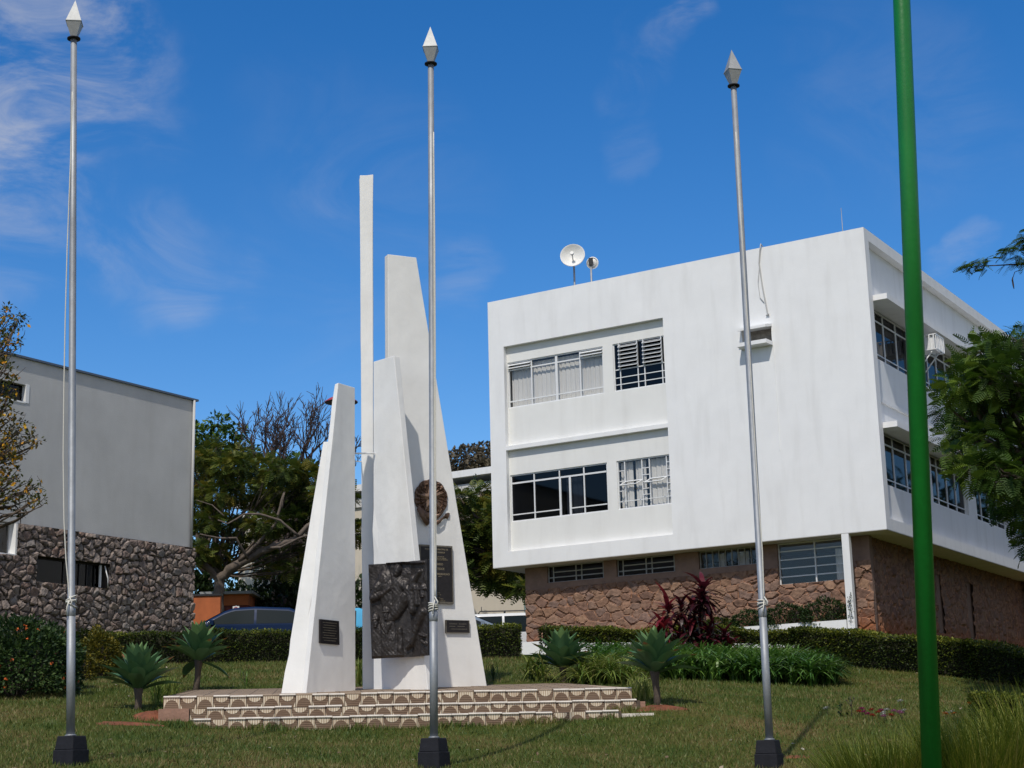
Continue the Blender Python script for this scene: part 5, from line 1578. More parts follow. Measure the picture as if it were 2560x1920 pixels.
# understorey filling the shade behind the cars
def split_obj_n(f, k, name, mt, parent):
    # k petals make one flower; every flower is a part
    for i in range(0, len(f.f), k):
        p = MB(); p.v = f.v[i*4:(i+k)*4]; p.f = [[j-i*4 for j in q] for q in f.f[i:i+k]]; p.m = [0]*len(p.f); p.sm = [False]*len(p.f)
        p.obj(name, mt, parent)
def bush(name, label, foot, rx, ry, h, leafT, lm, n, size, core=True, group=None, cat='shrub', seed=1, flower=None):
    t = thing(name, label, cat, foot, 0, group)
    rng = random.Random(seed)
    d = dirs(n, -.35, 1.0); rr = np.where(RNG.random(n) < .75, RNG.uniform(.86,1.06,n), RNG.random(n)**.4)
    lump = 1+.10*np.sin(d[:,0]*7+seed)*np.cos(d[:,1]*6)+.08*np.sin(d[:,2]*9+d[:,0]*5)
    P = d*(rr*lump)[:,None]*np.array([rx, ry, h*.72])+np.array([0,0,h*.30])
    keep = P[:,2] > -.05; P, d = P[keep], d[keep]; n = len(P)
    scatter('foliage', *leafT, P, norm(d+dirs(n)*.8), norm(d*.6+dirs(n)*.5+np.array([0,0,.8])), RNG.uniform(.6,1.3,n)*size, LM[lm], t)
    m = MB()
    for k in range(12):
        a = rng.uniform(0, 2*pi); q = Vector((cos(a)*rx*.6, sin(a)*ry*.6, h*.7))
        p_, r_ = to_clump((0,0,-.1), q, .02, .006, rng, 5); m.tube(p_, r_, 5)
    split_obj(m, 'stem', M['twig'], t)
    if flower:
        col, nf, fs = flower
        s = [i for i in range(n) if d[i,2] > -.3 and rr[i % len(rr)] > .5][:]
        s = np.array(rng.sample(s, min(nf, len(s))))
        q = P[s]+d[s]*.03
        V = []
        f = MB()
        for c, dd in zip(q, d[s]):
            for k in range(5):
                a = Vector(c)+Vector(dirs(1)[0])*fs*.5
                u = Vector(dd).normalized(); v = u.orthogonal().normalized(); w_ = u.cross(v)
                f.add([a-v*fs*.4, a-w_*fs*.4, a+v*fs*.4, a+w_*fs*.4], [(0,1,2,3)])
        split_obj_n(f, 5, 'flower', col, t)
    return t
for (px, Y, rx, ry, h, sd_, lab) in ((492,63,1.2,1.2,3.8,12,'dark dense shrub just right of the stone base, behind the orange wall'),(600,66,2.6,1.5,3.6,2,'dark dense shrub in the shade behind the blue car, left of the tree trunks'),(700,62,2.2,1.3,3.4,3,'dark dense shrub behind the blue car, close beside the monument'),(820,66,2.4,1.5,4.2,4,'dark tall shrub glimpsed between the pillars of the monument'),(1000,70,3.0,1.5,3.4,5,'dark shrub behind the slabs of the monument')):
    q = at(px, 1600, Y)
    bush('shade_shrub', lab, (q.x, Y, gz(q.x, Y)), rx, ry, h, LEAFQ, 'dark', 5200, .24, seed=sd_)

# fern-leaved tree between monument and office block, dome-crowned tree far behind
CL = pix_clumps([(1150,1245,26),(1200,1235,28),(1235,1265,34),(1150,1300,48),(1205,1310,52),(1250,1320,50),(1160,1370,48),(1215,1380,52),(1260,1400,50),(1180,1425,36),(1230,1440,36),(1290,1440,36),(1310,1470,24),(1120,1350,50),(1090,1260,50),(1290,1300,60),(1330,1350,60),(1080,1380,50),(1265,1455,26),(1140,1430,30)], 53, 2.0, 14)
tree('fern_leaved_tree', 'dark fern-leaved tree between the monument and the white office block', foot_at(1330, 53.5), 3.0, CL, .20, FRONDS, 'fern', 760, .38, seed=23, droop=-.35)
CL = pix_clumps([(1120,1165,50),(1165,1150,46),(1205,1140,44),(1240,1150,50),(1140,1200,50),(1200,1190,55),(1260,1190,60),(1075,1190,60),(1300,1170,60),(1340,1200,70),(1020,1230,60)], 90, 2.5, 15)
tree('dome_crowned_tree', 'grey-brown dome-crowned tree far behind the annex roof', foot_at(1210, 90), 5.0, CL, .32, LEAFQ, 'brown', 420, .30, bark='barkgrey', seed=27)

# ------------------------------------------------------------------ hedges
def hedge(name, label, path, wdt, hgt, n, lm='hedge', sparse=None, group='clipped green hedges', core=True, leaf=.05):
    """clipped hedge following the ground along path; sparse: lower part with few leaves and bare stems"""
    t = thing(name, label, 'hedge', (path[0][0], path[0][1], gz(*path[0])), 0, group)
    o = np.array(t.location)
    pts = np.array(path, float)
    seg = np.linalg.norm(np.diff(pts, axis=0), axis=1); cum = np.r_[0, np.cumsum(seg)]
    def pos(s):
        x = np.interp(s, cum, pts[:,0]); y = np.interp(s, cum, pts[:,1])
        e = .2; dx = np.interp(np.minimum(s+e, cum[-1]), cum, pts[:,0])-np.interp(np.maximum(s-e, 0), cum, pts[:,0])
        dy = np.interp(np.minimum(s+e, cum[-1]), cum, pts[:,1])-np.interp(np.maximum(s-e, 0), cum, pts[:,1])
        l = np.hypot(dx, dy); return x, y, -dy/l, dx/l
    s = RNG.uniform(-.12, cum[-1]+.12, n)
    face = RNG.random(n)
    fF, fT = hgt/(2*hgt+wdt), (hgt+wdt)/(2*hgt+wdt)
    u = np.where(face < fF, -1.0, np.where(face < fT, RNG.uniform(-1,1,n), 1.0))
    v = np.where((face >= fF) & (face < fT), 1.0, RNG.random(n)**.85)
    inset = np.abs(RNG.normal(0,.06,n))+.05*(1-v)*(np.abs(u) > .99)
    uu = u*(wdt/2-inset*(np.abs(u) > .99))
    vv = v*hgt-inset*(v > .999)
    rnd = np.clip((np.abs(u)-.75)/.25, 0, 1)*np.clip((v-.82)/.18, 0, 1); vv = vv-rnd*.05
    vv = vv+.025*np.sin(s*2.3)+.02*np.sin(s*5.1+1)
    if sparse is not None:
        lo, dens = sparse
        keep = (vv > lo*hgt+.08*np.sin(s*3.1)) | (RNG.random(n) < dens*(.4+.6*np.sin(s*1.3+.6)**2))
        s, uu, vv, u, v, face = s[keep], uu[keep], vv[keep], u[keep], v[keep], face[keep]
    n = len(s)
    x, y, nx_, ny_ = pos(s)
    X, Y = x-nx_*(-uu)*1.0, y-ny_*(-uu)*1.0
    Z = zt(x, y)+vv
    nd = np.stack([nx_*u*(np.abs(u) > .99), ny_*u*(np.abs(u) > .99), 1.0*(v > .999)+.001], -1)
    isT = (v > .999)[:,None]
    sgn = 1.0
    P = np.stack([X, Y, Z], -1)
    scatter('foliage', *LEAFQ, P, norm(nd*np.where(isT,.35,.9)+dirs(n)*np.array([1,1,.6])+np.array([0,0,-.1])), norm(nd*np.where(isT,1.,.12)+dirs(n)*.45+np.array([0,0,.9])), RNG.uniform(.6,1.35,n)*leaf, LM[lm], t, np.clip(RNG.random(n)*.7+.05+.5*(v > .93)*RNG.random(n), 0, 1), off=o)  # leaves near the top tinted lighter, imitating light on the hedge top
    m = MB(); ns = max(2, int(cum[-1]/.25)); P = []
    lo = sparse[0]*hgt+.12 if sparse else 0
    for i in range(ns+1):
        ss = cum[-1]*i/ns; x, y, a, b = [float(q) for q in pos(np.array(ss))]; z = gz(x, y); k = wdt/2-.20
        P.append([Vector((x+a*e*k, y+b*e*k, z+h_))-Vector(o) for (e, h_) in ((-1,lo),(-1,hgt-.10),(-.8,hgt-.06),(.8,hgt-.06),(1,hgt-.10),(1,lo),(-1,lo))])
    m.grid(P, smooth=False); m.add(P[0][:6], [tuple(range(6))]); m.add(P[-1][:6], [tuple(range(5,-1,-1))])
    m.obj('twig_core', M['hedgecore'], t)
    m = MB(); rng = random.Random(int(n))
    for k in range(min(90, int(cum[-1]*(9 if sparse else 3)))):
        ss = rng.uniform(0, cum[-1]); x, y, a, b = [float(q) for q in pos(np.array(ss))]; e = rng.uniform(-.7,.7)*wdt/2
        p = Vector((x+a*e, y+b*e, gz(x, y)-.03))-Vector(o)
        m.tube([p, p+Vector((rng.gauss(0,.04), rng.gauss(0,.04), hgt*.4)), p+Vector((rng.gauss(0,.09), rng.gauss(0,.06), hgt*.75))], [.014,.010,.006], 5)
    split_obj(m, 'stem', M['twig'], t)
    return t
M['hedgecore'] = mat('hedge_twigs', (.022,.022,.010), .95, var=.5, vscale=14)
hx = lambda px, Y: at(px, 1650, Y).x
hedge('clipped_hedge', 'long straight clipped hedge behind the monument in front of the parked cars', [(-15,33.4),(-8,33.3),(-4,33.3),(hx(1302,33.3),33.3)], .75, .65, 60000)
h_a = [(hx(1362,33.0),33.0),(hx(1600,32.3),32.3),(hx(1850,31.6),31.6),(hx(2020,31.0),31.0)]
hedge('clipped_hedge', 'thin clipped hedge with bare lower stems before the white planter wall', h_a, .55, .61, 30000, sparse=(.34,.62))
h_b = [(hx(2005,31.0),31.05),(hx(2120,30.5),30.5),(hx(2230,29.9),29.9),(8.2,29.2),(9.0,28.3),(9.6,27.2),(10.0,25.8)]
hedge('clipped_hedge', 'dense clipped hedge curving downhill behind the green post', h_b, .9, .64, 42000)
q = at(2535, 1775, 19.0)
hedge('dwarf_hedge', 'short yellow-green dwarf hedge at the right edge behind the tall grasses', [(q.x-.32, 19.6),(q.x+1.2, 19.3)], .6, .30, 9000, group=None, leaf=.04)

# shrubs on the left
q = at(25, 1750, 22.5)
bush('lantana_bush', 'dark green bush dotted with orange flowers at the left edge', (q.x, 22.8, gz(q.x, 22.8)), .80, .62, 1.02, LEAFQ, 'lantana', 9000, .062, seed=6, flower=(mat('orange_petals', (.62,.12,.02), .6, var=.25, vscale=30), 55, .036))
q = at(-90, 1750, 23.3)
bush('lantana_bush', 'dark green orange-flowered bush cut off by the left picture edge', (q.x, 23.3, gz(q.x, 23.3)), .75, .7, 1.02, LEAFQ, 'lantana', 6000, .062, seed=7, flower=(bpy.data.materials['orange_petals'], 30, .036))
q = at(130, 1690, 24.2)
bush('lantana_bush', 'dark green bush with few orange flowers just left of the yellow shrub', (q.x, 24.3, gz(q.x, 24.3)), .40, .45, .88, LEAFQ, 'lantana', 4200, .06, seed=9, flower=(bpy.data.materials['orange_petals'], 16, .036))
q = at(243, 1688, 27.5)
bush('golden_shrub', 'rounded golden-green shrub beside the left flagpole', (q.x, 27.5, gz(q.x, 27.5)), .36, .34, .74, LEAFQ, 'gold', 5200, .05, seed=8)
q = at(205, 1690, 26.6)
bush('golden_shrub', 'small loose yellow-green shrub tucked against the left flagpole', (q.x, 26.6, gz(q.x, 26.6)), .22, .2, .42, LEAFQ, 'gold', 1500, .05, seed=18)

# ------------------------------------------------------------------ agaves
def agave(label, px, py, Y, R, stem, nl, seed, tilt=0.0, burnt=.15):
    rng = random.Random(seed)
    q = at(px, py, Y); z0 = min(gz(q.x, Y), q.z+.08)
    t = thing('agave', label, 'agave plant', (q.x, Y, z0), 0, 'fleshy agaves round the plinth')
    hs = stem
    m = MB(); top = Vector((tilt*hs, 0, hs))
    m.tube([Vector((0,0,-.1)), top*.4+Vector((.01,0,0)), top*.8, top+Vector((0,0,.12))], [.055,.042,.045,.075], 10); m.obj('stem', M['bark'], t)
    V, F, T = [], [], []
    ga = 2.39996
    for i in range(nl):
        u = i/(nl-1)                                    # 0 lowest, 1 innermost
        el = radians(12+74*u**.85)+rng.gauss(0,.07); a = i*ga+rng.gauss(0,.12)
        hang = burnt >= .2 and u < .07 and rng.random() < .4
        if hang: el = radians(rng.uniform(-30,-8))
        L = R*(1.10-.06*u)*rng.uniform(.92,1.08)
        wd = R*.178*(1-.12*u)
        d = Vector((cos(a)*cos(el), sin(a)*cos(el), sin(el))); sd_ = Vector((-sin(a), cos(a), 0)); up_ = d.cross(sd_)*-1
        if up_.z < 0 or el > 1.35: up_ = Vector((-cos(a)*sin(el), -sin(a)*sin(el), cos(el)))
        nseg = 9; b = len(V)
        base = top+Vector((0,0,.03+.07*u))+Vector((cos(a),sin(a),0))*.03
        dry = rng.random() < burnt*(2.2 if u < .35 else .3) or hang
        tt = rng.random()
        for k in range(nseg+1):
            s = k/nseg
            w_ = wd*(.55+.45*sin(pi*.5*min(1, s/.5))) if s < .55 else wd*max(0.0, 1-((s-.55)/.45)**1.7)
            if s == 1: w_ = .001
            arch = -.07*L*s*s*(1-u)**1.2 + .05*L*sin(pi*s)
            c = base+d*(L*s)+up_*arch
            fold = up_*(w_*.42)
            V += [c+sd_*w_+fold, c, c-sd_*w_+fold]
            e = 1.0 if (dry and s > .78) else min(.72, .08+.42*u+.22*tt)
            T += [e]*3
        for k in range(nseg):
            o = b+k*3
            F += [(o,o+3,o+4,o+1),(o+1,o+4,o+5,o+2)]
    np_mesh('rosette', np.array([tuple(v) for v in V]), np.array(F), LM['agave'], t, np.array(T), smooth=True)
agave('tall-stemmed agave at the left end of the tiled plinth', 343, 1778, 20.6, .50, .20, 46, 3, .05, .06)
agave('stemmed agave with browning lower leaves behind the left end of the plinth', 488, 1726, 23.6, .50, .38, 40, 4, .12, .35)
agave('stemmed agave on bare red soil at the right end of the plinth', 1643, 1768, 20.6, .49, .36, 46, 5, -.03, .2)
agave('low stemless agave among the grassy plants behind the plinth', 1408, 1694, 24.5, .52, .16, 42, 6)

# ------------------------------------------------------------------ red cordylines
STR = strap(6, .095, .10, 1.0, .62)
def cordyline(label, px, py, Y, heads, seed):
    rng = random.Random(seed); q = at(px, py, Y); z0 = gz(q.x, Y)
    t = thing('cordyline', label, 'cordyline plant', (q.x, Y, z0), 0, 'dark red cordylines in front of the stone wall')
    m = MB(); P, A, Sc, T = [], [], [], []
    for (dx, h, r, br) in heads:
        top = Vector((dx, rng.gauss(0,.1), h))
        p_, r_ = to_clump((dx*.3,0,-.05), top, .022, .014, rng, 6); m.tube(p_, r_, 6)
        n = 34
        for i in range(n):
            u = i/(n-1); el = radians(-28+88*u)+rng.gauss(0,.16); a = i*2.4+rng.gauss(0,.2)
            P.append(tuple(top-UP*(.22*(1-u))+Vector((0,0,.03)))); A.append((cos(a)*cos(el), sin(a)*cos(el), sin(el)))
            Sc.append(r*1.42*rng.uniform(.75,1.15)); T.append(min(1, max(0, br+.25*u+rng.gauss(0,.15))))
    m.obj('stem', M['barkgrey'], t)
    scatter('leaves', *STR, np.array(P), np.array(A), np.tile([0,0,1.],(len(P),1))+.001, np.array(Sc), LM['red'], t, np.array(T))
YC = 30.2
def hz(px, py): return at(px, py, YC)
def heads(px, base, lst):
    b = hz(px, base); gz_ = gz(b.x, YC)
    return [(hz(x, y).x-b.x, hz(x, y).z-gz_, r, br) for (x, y, r, br) in lst]
cordyline('tallest dark red cordyline with a bare stem against the stone wall', 1757, 1640, YC, heads(1757,1640,[(1760,1475,.34,.25),(1752,1498,.30,.12)]), 1)
cordyline('bright red cordyline at the left of the cluster', 1672, 1640, YC, heads(1672,1640,[(1673,1520,.32,.7),(1660,1575,.30,.75),(1648,1590,.22,.8)]), 2)
cordyline('dark red bushy cordyline in the middle of the cluster', 1735, 1645, YC, heads(1735,1645,[(1736,1530,.30,.62),(1702,1518,.25,.1),(1725,1575,.32,.3),(1772,1585,.32,.25),(1745,1605,.32,.15),(1700,1600,.28,.35),(1760,1615,.3,.2)]), 3)
cordyline('small dark red cordyline at the right of the cluster', 1815, 1650, YC, heads(1815,1650,[(1812,1592,.24,.25),(1822,1618,.24,.6),(1800,1615,.24,.3)]), 4)
q = at(2498, 1640, 33)
t5 = None

# ------------------------------------------------------------------ massed leafy ground plants
def mass(name, label, cat, pts_fn, n, T, lm, size, spread, lean=.9):
    P, A, Sc = [], [], []
    per = 16
    for i in range(n):
        x, y = pts_fn(); z = gz(x, y) if i % 1 == 0 else z
        a0 = RNG.random()*6.28
        for k in range(per):
            a = a0+k*2.4; el = radians(RNG.uniform(18, 78))
            P.append((x+.03*cos(a), y+.03*sin(a), z)); A.append((cos(a)*cos(el)*1., sin(a)*cos(el), sin(el)*.85))
            Sc.append(size*RNG.uniform(.65,1.15))
    o = scatter(name, *T, np.array(P), np.array(A), np.tile([0,0,1.],(len(P),1)), np.array(Sc), lm, None)
    return meta(o, label, cat, kind='stuff')
SP = strap(6, .034, .62, 1.0, 1.45)
def poly_pts(quads):
    """uniform points in convex quads given as measured (px, py, Y) corners on the ground"""
    Q = [[Vector((at(*c).x, c[2])) for c in qd] for qd in quads]
    ar = [abs((q[1]-q[0]).cross(q[3]-q[0])) for q in Q]
    def f():
        q = random.choices(Q, ar)[0]; u, v = random.random(), random.random()
        p = (q[0]*(1-u)+q[1]*u)*(1-v)+(q[3]*(1-u)+q[2]*u)*v
        return p.x, p.y
    return f
mass('strap_leaf_bed', 'dense bed of arching dark green strap leaves below the red cordylines', 'plant bed', poly_pts([[(1500,1690,26.2),(2040,1715,26.0),(2000,1650,29.3),(1480,1650,29.3)],[(2030,1715,26.0),(2095,1705,26.6),(2060,1690,27.6),(2000,1650,29.3)]]), 640, SP, LM['strap'], .52, 1)
mass('spider_plant_bed', 'loose tufts of pale striped grassy leaves behind the right of the plinth', 'plant bed', poly_pts([[(1440,1740,23.9),(1590,1740,23.6),(1570,1690,26.0),(1470,1700,25.2)],[(1318,1740,24.4),(1360,1740,24.4),(1350,1720,25),(1325,1720,25)]]), 100, strap(6,.022,.55,1.0,1.5), LM['spider'], .50, 1)
mass('spider_plant_edge', 'grassy tufts beside the right end of the plinth', 'plant bed', poly_pts([[(1578,1745,20.9),(1625,1750,20.7),(1610,1730,22.3),(1580,1730,22.3)]]), 22, strap(6,.020,.95,1.0,1.35), LM['spider'], .24, 1)
mass('spider_plant_corner', 'grassy tufts beside the left end of the plinth', 'plant bed', poly_pts([[(385,1765,21.0),(440,1750,21.5),(425,1735,22.8),(380,1740,22.8)]]), 22, strap(6,.022,.95,1.0,1.35), LM['spider'], .26, 1)
# single tufts on the lawn
def tuft(label, px, py, Y, size, lm, n=22, T=None):
    q = at(px, py, Y); t = thing('grass_tuft', label, 'plant', (q.x, Y, gz(q.x, Y)))
    a = RNG.uniform(0, 6.28, n); el = np.radians(RNG.uniform(25, 80, n))
    A = np.stack([np.cos(a)*np.cos(el), np.sin(a)*np.cos(el), np.sin(el)*.7], -1)
    scatter('blades', *(T or strap(6,.028,.9,1.0,1.25)), np.zeros((n,3)), A, np.tile([0,0,1.],(n,1)), size*RNG.uniform(.7,1.15,n), LM[lm], t)
tuft('bright green leafy tuft seen in the slot between the monument pillars', 898, 1716, 24.0, .34, 'spider')
tuft('small green tuft on the lawn between the second agave and the monument', 617, 1722, 24.2, .26, 'strap', 14)
tuft('small green plant on the lawn just right of the monument', 1235, 1708, 24.5, .24, 'lantana', 20)
# planter shrubs and weeds at the foot of the office block
rngp = random.Random(9)
for i, (u, h, w_, lm, lab) in enumerate(((-1.75,.62,.55,'lantana','bushy green shrub in the white planter by the white column'),(-2.75,.55,.6,'lantana','rounded green shrub in the white planter under the barred window'),(-3.7,.46,.55,'lantana','low green shrub in the planter right of the flagpole'),(-4.6,.34,.5,'hedge','thin straggly green shrub in the planter left of the flagpole'),(-5.4,.30,.45,'yellow','sparse yellowish shrub in the planter behind the red cordylines'))):
    p = bl(u, .26, -2.14)
    bush('planter_shrub', lab, p, w_, .18, h, LEAFQ, lm, 2600, .055, seed=40+i)
t = thing('climbing_vine', 'thin leafy vine climbing the white column beside the planter', 'plant', bl(-1.05, -.03, -2.1))
m = MB(); pts = [Vector((0,0,-.05)),Vector((.03,-.02,.25)),Vector((-.02,-.02,.45)),Vector((.05,-.03,.62))]; m.tube(pts, .006, 5); m.obj('stem', M['twig'], t)
P = np.array([tuple(pts[i % 3].lerp(pts[i % 3+1], RNG.random())+Vector(dirs(1)[0])*.05) for i in range(60)])
scatter('leaves', *LEAFQ, P, dirs(60), dirs(60), RNG.uniform(.03,.06,60), LM['lantana'], t)

# bare red soil
def mound(label, px, py, Y, rx, ry, h, seed):
    q = at(px, py, Y); rng = np.random.default_rng(seed)
    m = MB(); P = []
    for i in range(10):
        r = i/9; row = []
        for k in range(33):
            a = 2*pi*k/32; w_ = 1+.22*sin(3*a+seed)+.12*sin(7*a+2*seed)
            x, y = q.x+rx*r*w_*cos(a), Y+ry*r*w_*sin(a)
            row.append(Vector((x, y, gz(x, y)+h*(1-r*r)**1.2*(1+.3*sin(9*a+5*r))-.012*(r > .95)+.004)))
        P.append(row)
    m.grid(P); return meta(m.obj('bare_soil', M['soil'], None), label, 'soil', kind='structure')
mound('red soil heap at the left end of the plinth', 395, 1802, 19.75, .34, .22, .07, 1)
mound('flat red soil patch left in front of the plinth', 320, 1822, 19.1, .42, .16, .015, 2)
mound('red soil under the agave at the right end of the plinth', 1648, 1778, 20.3, .34, .20, .03, 3)
mound('small bare brown soil strip in the lawn before the right flagpole', 1975, 1875, 16.6, .22, .10, .010, 4)

# ------------------------------------------------------------------ flowers on the right of the lawn
FM = {k: mat('petal_'+k, c, .6, var=.15, vscale=40) for k, c in dict(red=(.5,.03,.02), magenta=(.48,.02,.20), pink=(.62,.20,.42), white=(.75,.74,.72), orange=(.65,.14,.02)).items()}
fl = [(2072,1798,'white','small white and red flower alone on the lawn left of the flower row'),(2155,1793,'magenta',None),(2164,1795,'magenta',None),(2172,1792,'magenta',None),(2178,1782,'red',None),(2184,1791,'red',None),(2199,1787,'red',None),(2204,1792,'magenta',None),(2212,1794,'pink',None),(2216,1791,'white',None),(2220,1796,'white',None),(2226,1788,'red',None),(2236,1790,'pink',None),(2254,1776,'pink',None),(2253,1790,'pink',None),(2264,1788,'white',None),(2366,1780,'white',None),(2385,1782,'white',None),(2361,1789,'orange',None),(2390,1792,'orange',None),(2424,1752,'orange',None),(2252,1746,'white',None),(2215,1783,'white',None),(2148,1796,'red',None)]
protos = {}
LBL = dict(red='small red flower in the bedding row on the right lawn', magenta='small magenta flower in the bedding row on the right lawn', pink='small pink flower in the bedding row left of the green post', white='small white flower scattered on the lawn round the green post', orange='small orange flower on the lawn right of the green post')
for (px, py, c, lab) in fl:
    Y = 19.4+RNG.uniform(-.4,.4); q = at(px, py+4, Y); g = gz(q.x, Y)
    if c not in protos:
        t = thing('flower', LBL[c], 'flower', (0,0,0), 0, 'bedding flowers on the lawn')
        m = MB(); m.tube([(0,0,-.02),(.004,0,.05),(0,0,1.0*.09)], .003, 4); st_ = m.obj('flower_stem', M['tilelight'] if False else LM['lantana'], t)
        m = MB()
        for k in range(6):
            a = k*pi/3; a2 = a+.5; m.add([(0,0,.092),(.030*cos(a-.4),.030*sin(a-.4),.10),(.042*cos(a),.042*sin(a),.094),(.030*cos(a+.4),.030*sin(a+.4),.10)], [(0,1,2,3)])
        m.lathe([(.012,0),(.008,.012),(0,.014)], 8, (0,0,.094))
        m.obj('bloom', FM[c], t); protos[c] = t
    else:
        t = protos[c].copy(); COL.objects.link(t)
        for ch in list(protos[c].children):
            d = ch.copy(); COL.objects.link(d); d.parent = t
    t['label'] = lab or LBL[c]
    t.location = (q.x, Y, max(g, q.z-.09)); t.rotation_euler = (-.45, RNG.uniform(-.3,.3), 0)
for i, (px, py, h) in enumerate(((2102,1790,.17),(2128,1780,.24))):
    Y = 19.6; q = at(px, py, Y)
    t = thing('seedling', ('green leafy seedling on the lawn left of the flower row','dry dark-headed stalk standing left of the flower row')[i], 'plant', (q.x, Y, gz(q.x, Y)))
    m = MB(); m.tube([(0,0,-.02),(.01,0,h*.5),(.0,0,h)], .004, 5)
    if i: 
        for k in range(4): m.tube([(0,0,h*.5),(.03*(k-1.5),.01,h*(.8+.1*(k%2)))], .003, 4); m.lathe([(0,-.01),(.012,0),(0,.012)], 6, (.03*(k-1.5),.01,h*(.8+.1*(k%2))))
    m.obj('stalk', M['twig'] if i else LM['lantana'], t)
    n = 24 if i == 0 else 8; P = np.c_[RNG.normal(0,.02,n), RNG.normal(0,.02,n), RNG.uniform(.02,h,n)]
    scatter('leaves', *LEAFQ, P, dirs(n), np.tile([0,0,1.],(n,1)), RNG.uniform(.03,.06,n), LM['lantana'], t)

# ------------------------------------------------------------------ tall ornamental grass, lower right, and lawn blades
def ornamental(label, px, Y, R, H, n, seed):
    q = at(px, 1900, Y); t = thing('ornamental_grass', label, 'grass clump', (q.x, Y, gz(q.x, Y)), 0, 'tall yellow-green ornamental grass in the lower right corner')
    rng = np.random.default_rng(seed)
    a = rng.uniform(0, 2*pi, n); r = R*.55*np.sqrt(rng.random(n)); lean = np.clip(rng.normal(.30,.20,n), .02, 1.1)
    P = np.c_[r*np.cos(a), r*np.sin(a), np.full(n, -.03)]
    a2 = a+rng.normal(0,.5,n)
    A = np.c_[np.cos(a2)*lean, np.sin(a2)*lean, np.ones(n)]
    V, F = [], []
    ns = 5
    for i in range(ns+1):
        u = i/ns; V += [(u,.0055*(1-u)**.6,-.26*u*u),(u,-.0055*(1-u)**.6,-.26*u*u)]
    F = [(2*i,2*i+2,2*i+3,2*i+1) for i in range(ns)]
    scatter('blades', np.array(V), np.array(F), P, A, np.c_[np.cos(a2), np.sin(a2), np.zeros(n)]*-.2+np.array([0,0,1.])+rng.normal(0,.2,(n,3)), H*rng.uniform(.55,1.1,n), LM['ornamental'], t, rng.random(n))
ornamental('broad clump of tall yellow-green grass immediately left of the green post', 2225, 11.5, .58, .70, 3800, 1)
ornamental('tall yellow-green grass clump filling the corner right of the green post', 2450, 11.3, .55, .82, 4200, 2)
ornamental('yellow-green grass clump cut off by the right picture edge', 2620, 11.8, .58, .98, 3600, 3)
ornamental('low outlying yellow-green grass clump at the bottom edge', 2125, 11.3, .42, .50, 1700, 4)

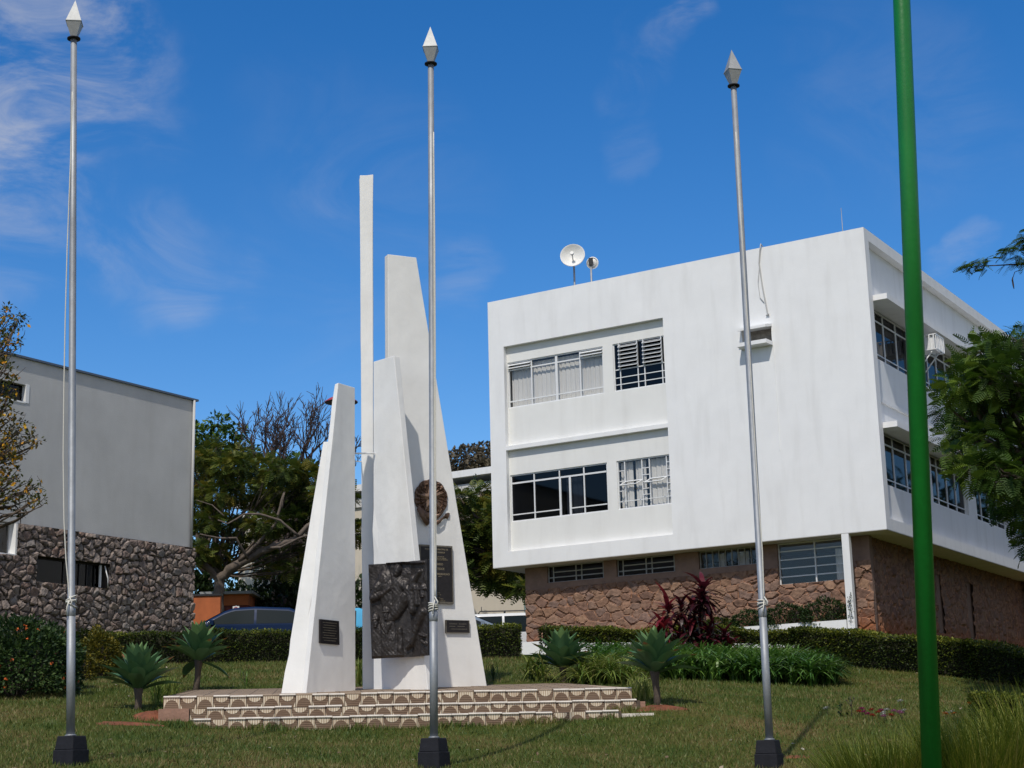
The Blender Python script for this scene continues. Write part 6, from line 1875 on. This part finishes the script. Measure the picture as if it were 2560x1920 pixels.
def lawn_blades():
    n = 330000
    Y = 12.0+22.0*RNG.random(n)**1.25; X = (RNG.random(n)-.5)*2*(.345*Y)+.0
    keep = np.ones(n, bool)
    # not on the plinth
    rx = (X-S0.x)*SXd.x+(Y-S0.y)*SXd.y; ry = (X-S0.x)*SYd.x+(Y-S0.y)*SYd.y
    keep &= ~((rx > -2.9) & (rx < 2.97) & (ry > -.02) & (ry < 3.5))
    keep &= ~((rx > -2.5) & (rx < 2.97) & (ry > -.52) & (ry < 0)); keep &= ~((rx > -2.46) & (rx < 2.55) & (ry > -1.03) & (ry < 0))
    for (px, py, yy, r) in ((395,1802,19.75,.30),(320,1822,19.1,.34),(1648,1778,20.3,.28)):
        q = at(px, py, yy); keep &= ~((np.hypot(X-q.x, (Y-yy)*1.6) < r) & (RNG.random(n) < .85))
    thin = .5+.5*np.sin(X*1.7+np.sin(Y*1.1)*2)*np.sin(Y*1.3+X*.6)
    keep &= RNG.random(n) < .55+.45*thin
    X, Y = X[keep], Y[keep]; n = len(X)
    Z = zt(X, Y)-.004
    a = RNG.uniform(0, 2*pi, n); l = np.abs(RNG.normal(.55,.3,n))
    A = np.c_[np.cos(a)*l, np.sin(a)*l, np.ones(n)]
    sc = RNG.uniform(.022,.055,n)*(1+.25*(RNG.random(n) < .04))*(.8+.02*Y)
    T = np.array([(0,.10,0),(0,-.10,0),(1,0,0)])
    o = scatter('grass_blades', T, np.array([(0,1,2)]), np.c_[X,Y,Z], A, dirs(n)+1e-3, sc, LM['grass'], None, np.clip(RNG.random(n)*.9, 0, 1))
    meta(o, 'short mown grass growing over the lawn', 'grass', kind='stuff')
    # taller tufts left along the foot of the lowest step
    k = 2600
    rx = RNG.uniform(-2.75,3.1,k); ry = np.where(rx < 2.5, -1.03, -.55)-np.abs(RNG.normal(0,.05,k))
    X = S0.x+rx*SXd.x+ry*SYd.x; Y = S0.y+rx*SXd.y+ry*SYd.y
    a = RNG.uniform(0, 2*pi, k)
    o = scatter('step_edge_grass', T, np.array([(0,1,2)]), np.c_[X, Y, zt(X, Y)-.01], np.c_[np.cos(a)*.4, np.sin(a)*.4, np.ones(k)], dirs(k), RNG.uniform(.04,.13,k)*(.5+.5*np.sin(rx*3)**2), LM['grass'], None)
    meta(o, 'longer uncut grass along the foot of the lowest step', 'grass', kind='stuff')
lawn_blades()

# unseen wood, mirrored in the side windows and extended nearer to shade the stone side
def wood():
    P, D = [], []
    for (x, y, z, r) in ((26,46,7,4.5),(30,56,8,5),(24,38,5.5,3.5),(33,66,8,5.5),(23,33,4.5,2.8),(29,50,3.5,4),(25,41,2.6,3.2),(17,30,7,4),(19.5,36.5,7,4.5),(15.8,25.5,4.5,2.8),(21,31,3,4)):
        p, d = clump((x, y, z), r, 2600, .9); P.append(p); D.append(d)
    P, D = np.concatenate(P), np.concatenate(D); n = len(P)
    o = scatter('wood', *LEAFQ, P, norm(D+dirs(n)*.8), norm(D+np.array([0,0,1.])), RNG.uniform(.35,.7,n), LM['dark'], None)
    meta(o, 'dark unseen wood beyond the right edge, reflected in the side windows, extended to shade the stone side', 'wood', kind='stuff')
wood()

# dry leaves and clippings lying on the lawn
def litter():
    n = 520
    Y = 13.2+18*RNG.random(n)**1.2; X = (RNG.random(n)-.5)*2*.33*Y
    rx = (X-S0.x)*SXd.x+(Y-S0.y)*SXd.y; ry = (X-S0.x)*SYd.x+(Y-S0.y)*SYd.y
    k = ~((rx > -3.0) & (rx < 3.05) & (ry > -1.1) & (ry < 3.6)); X, Y = X[k], Y[k]; n = len(X)
    A = dirs(n)*np.array([1,1,.25]); 
    o = scatter('fallen_leaves', *LEAFQ, np.c_[X, Y, zt(X, Y)+.022], A, np.tile([0,0,1.],(n,1))+dirs(n)*.3, RNG.uniform(.03,.075,n), leafmat('dry_litter', [(0,(.10,.055,.025)),(.6,(.24,.17,.10)),(1,(.46,.42,.34))], trans=.05), None)
    meta(o, 'dry leaves and clippings scattered over the lawn', 'leaf litter', kind='stuff')
litter()
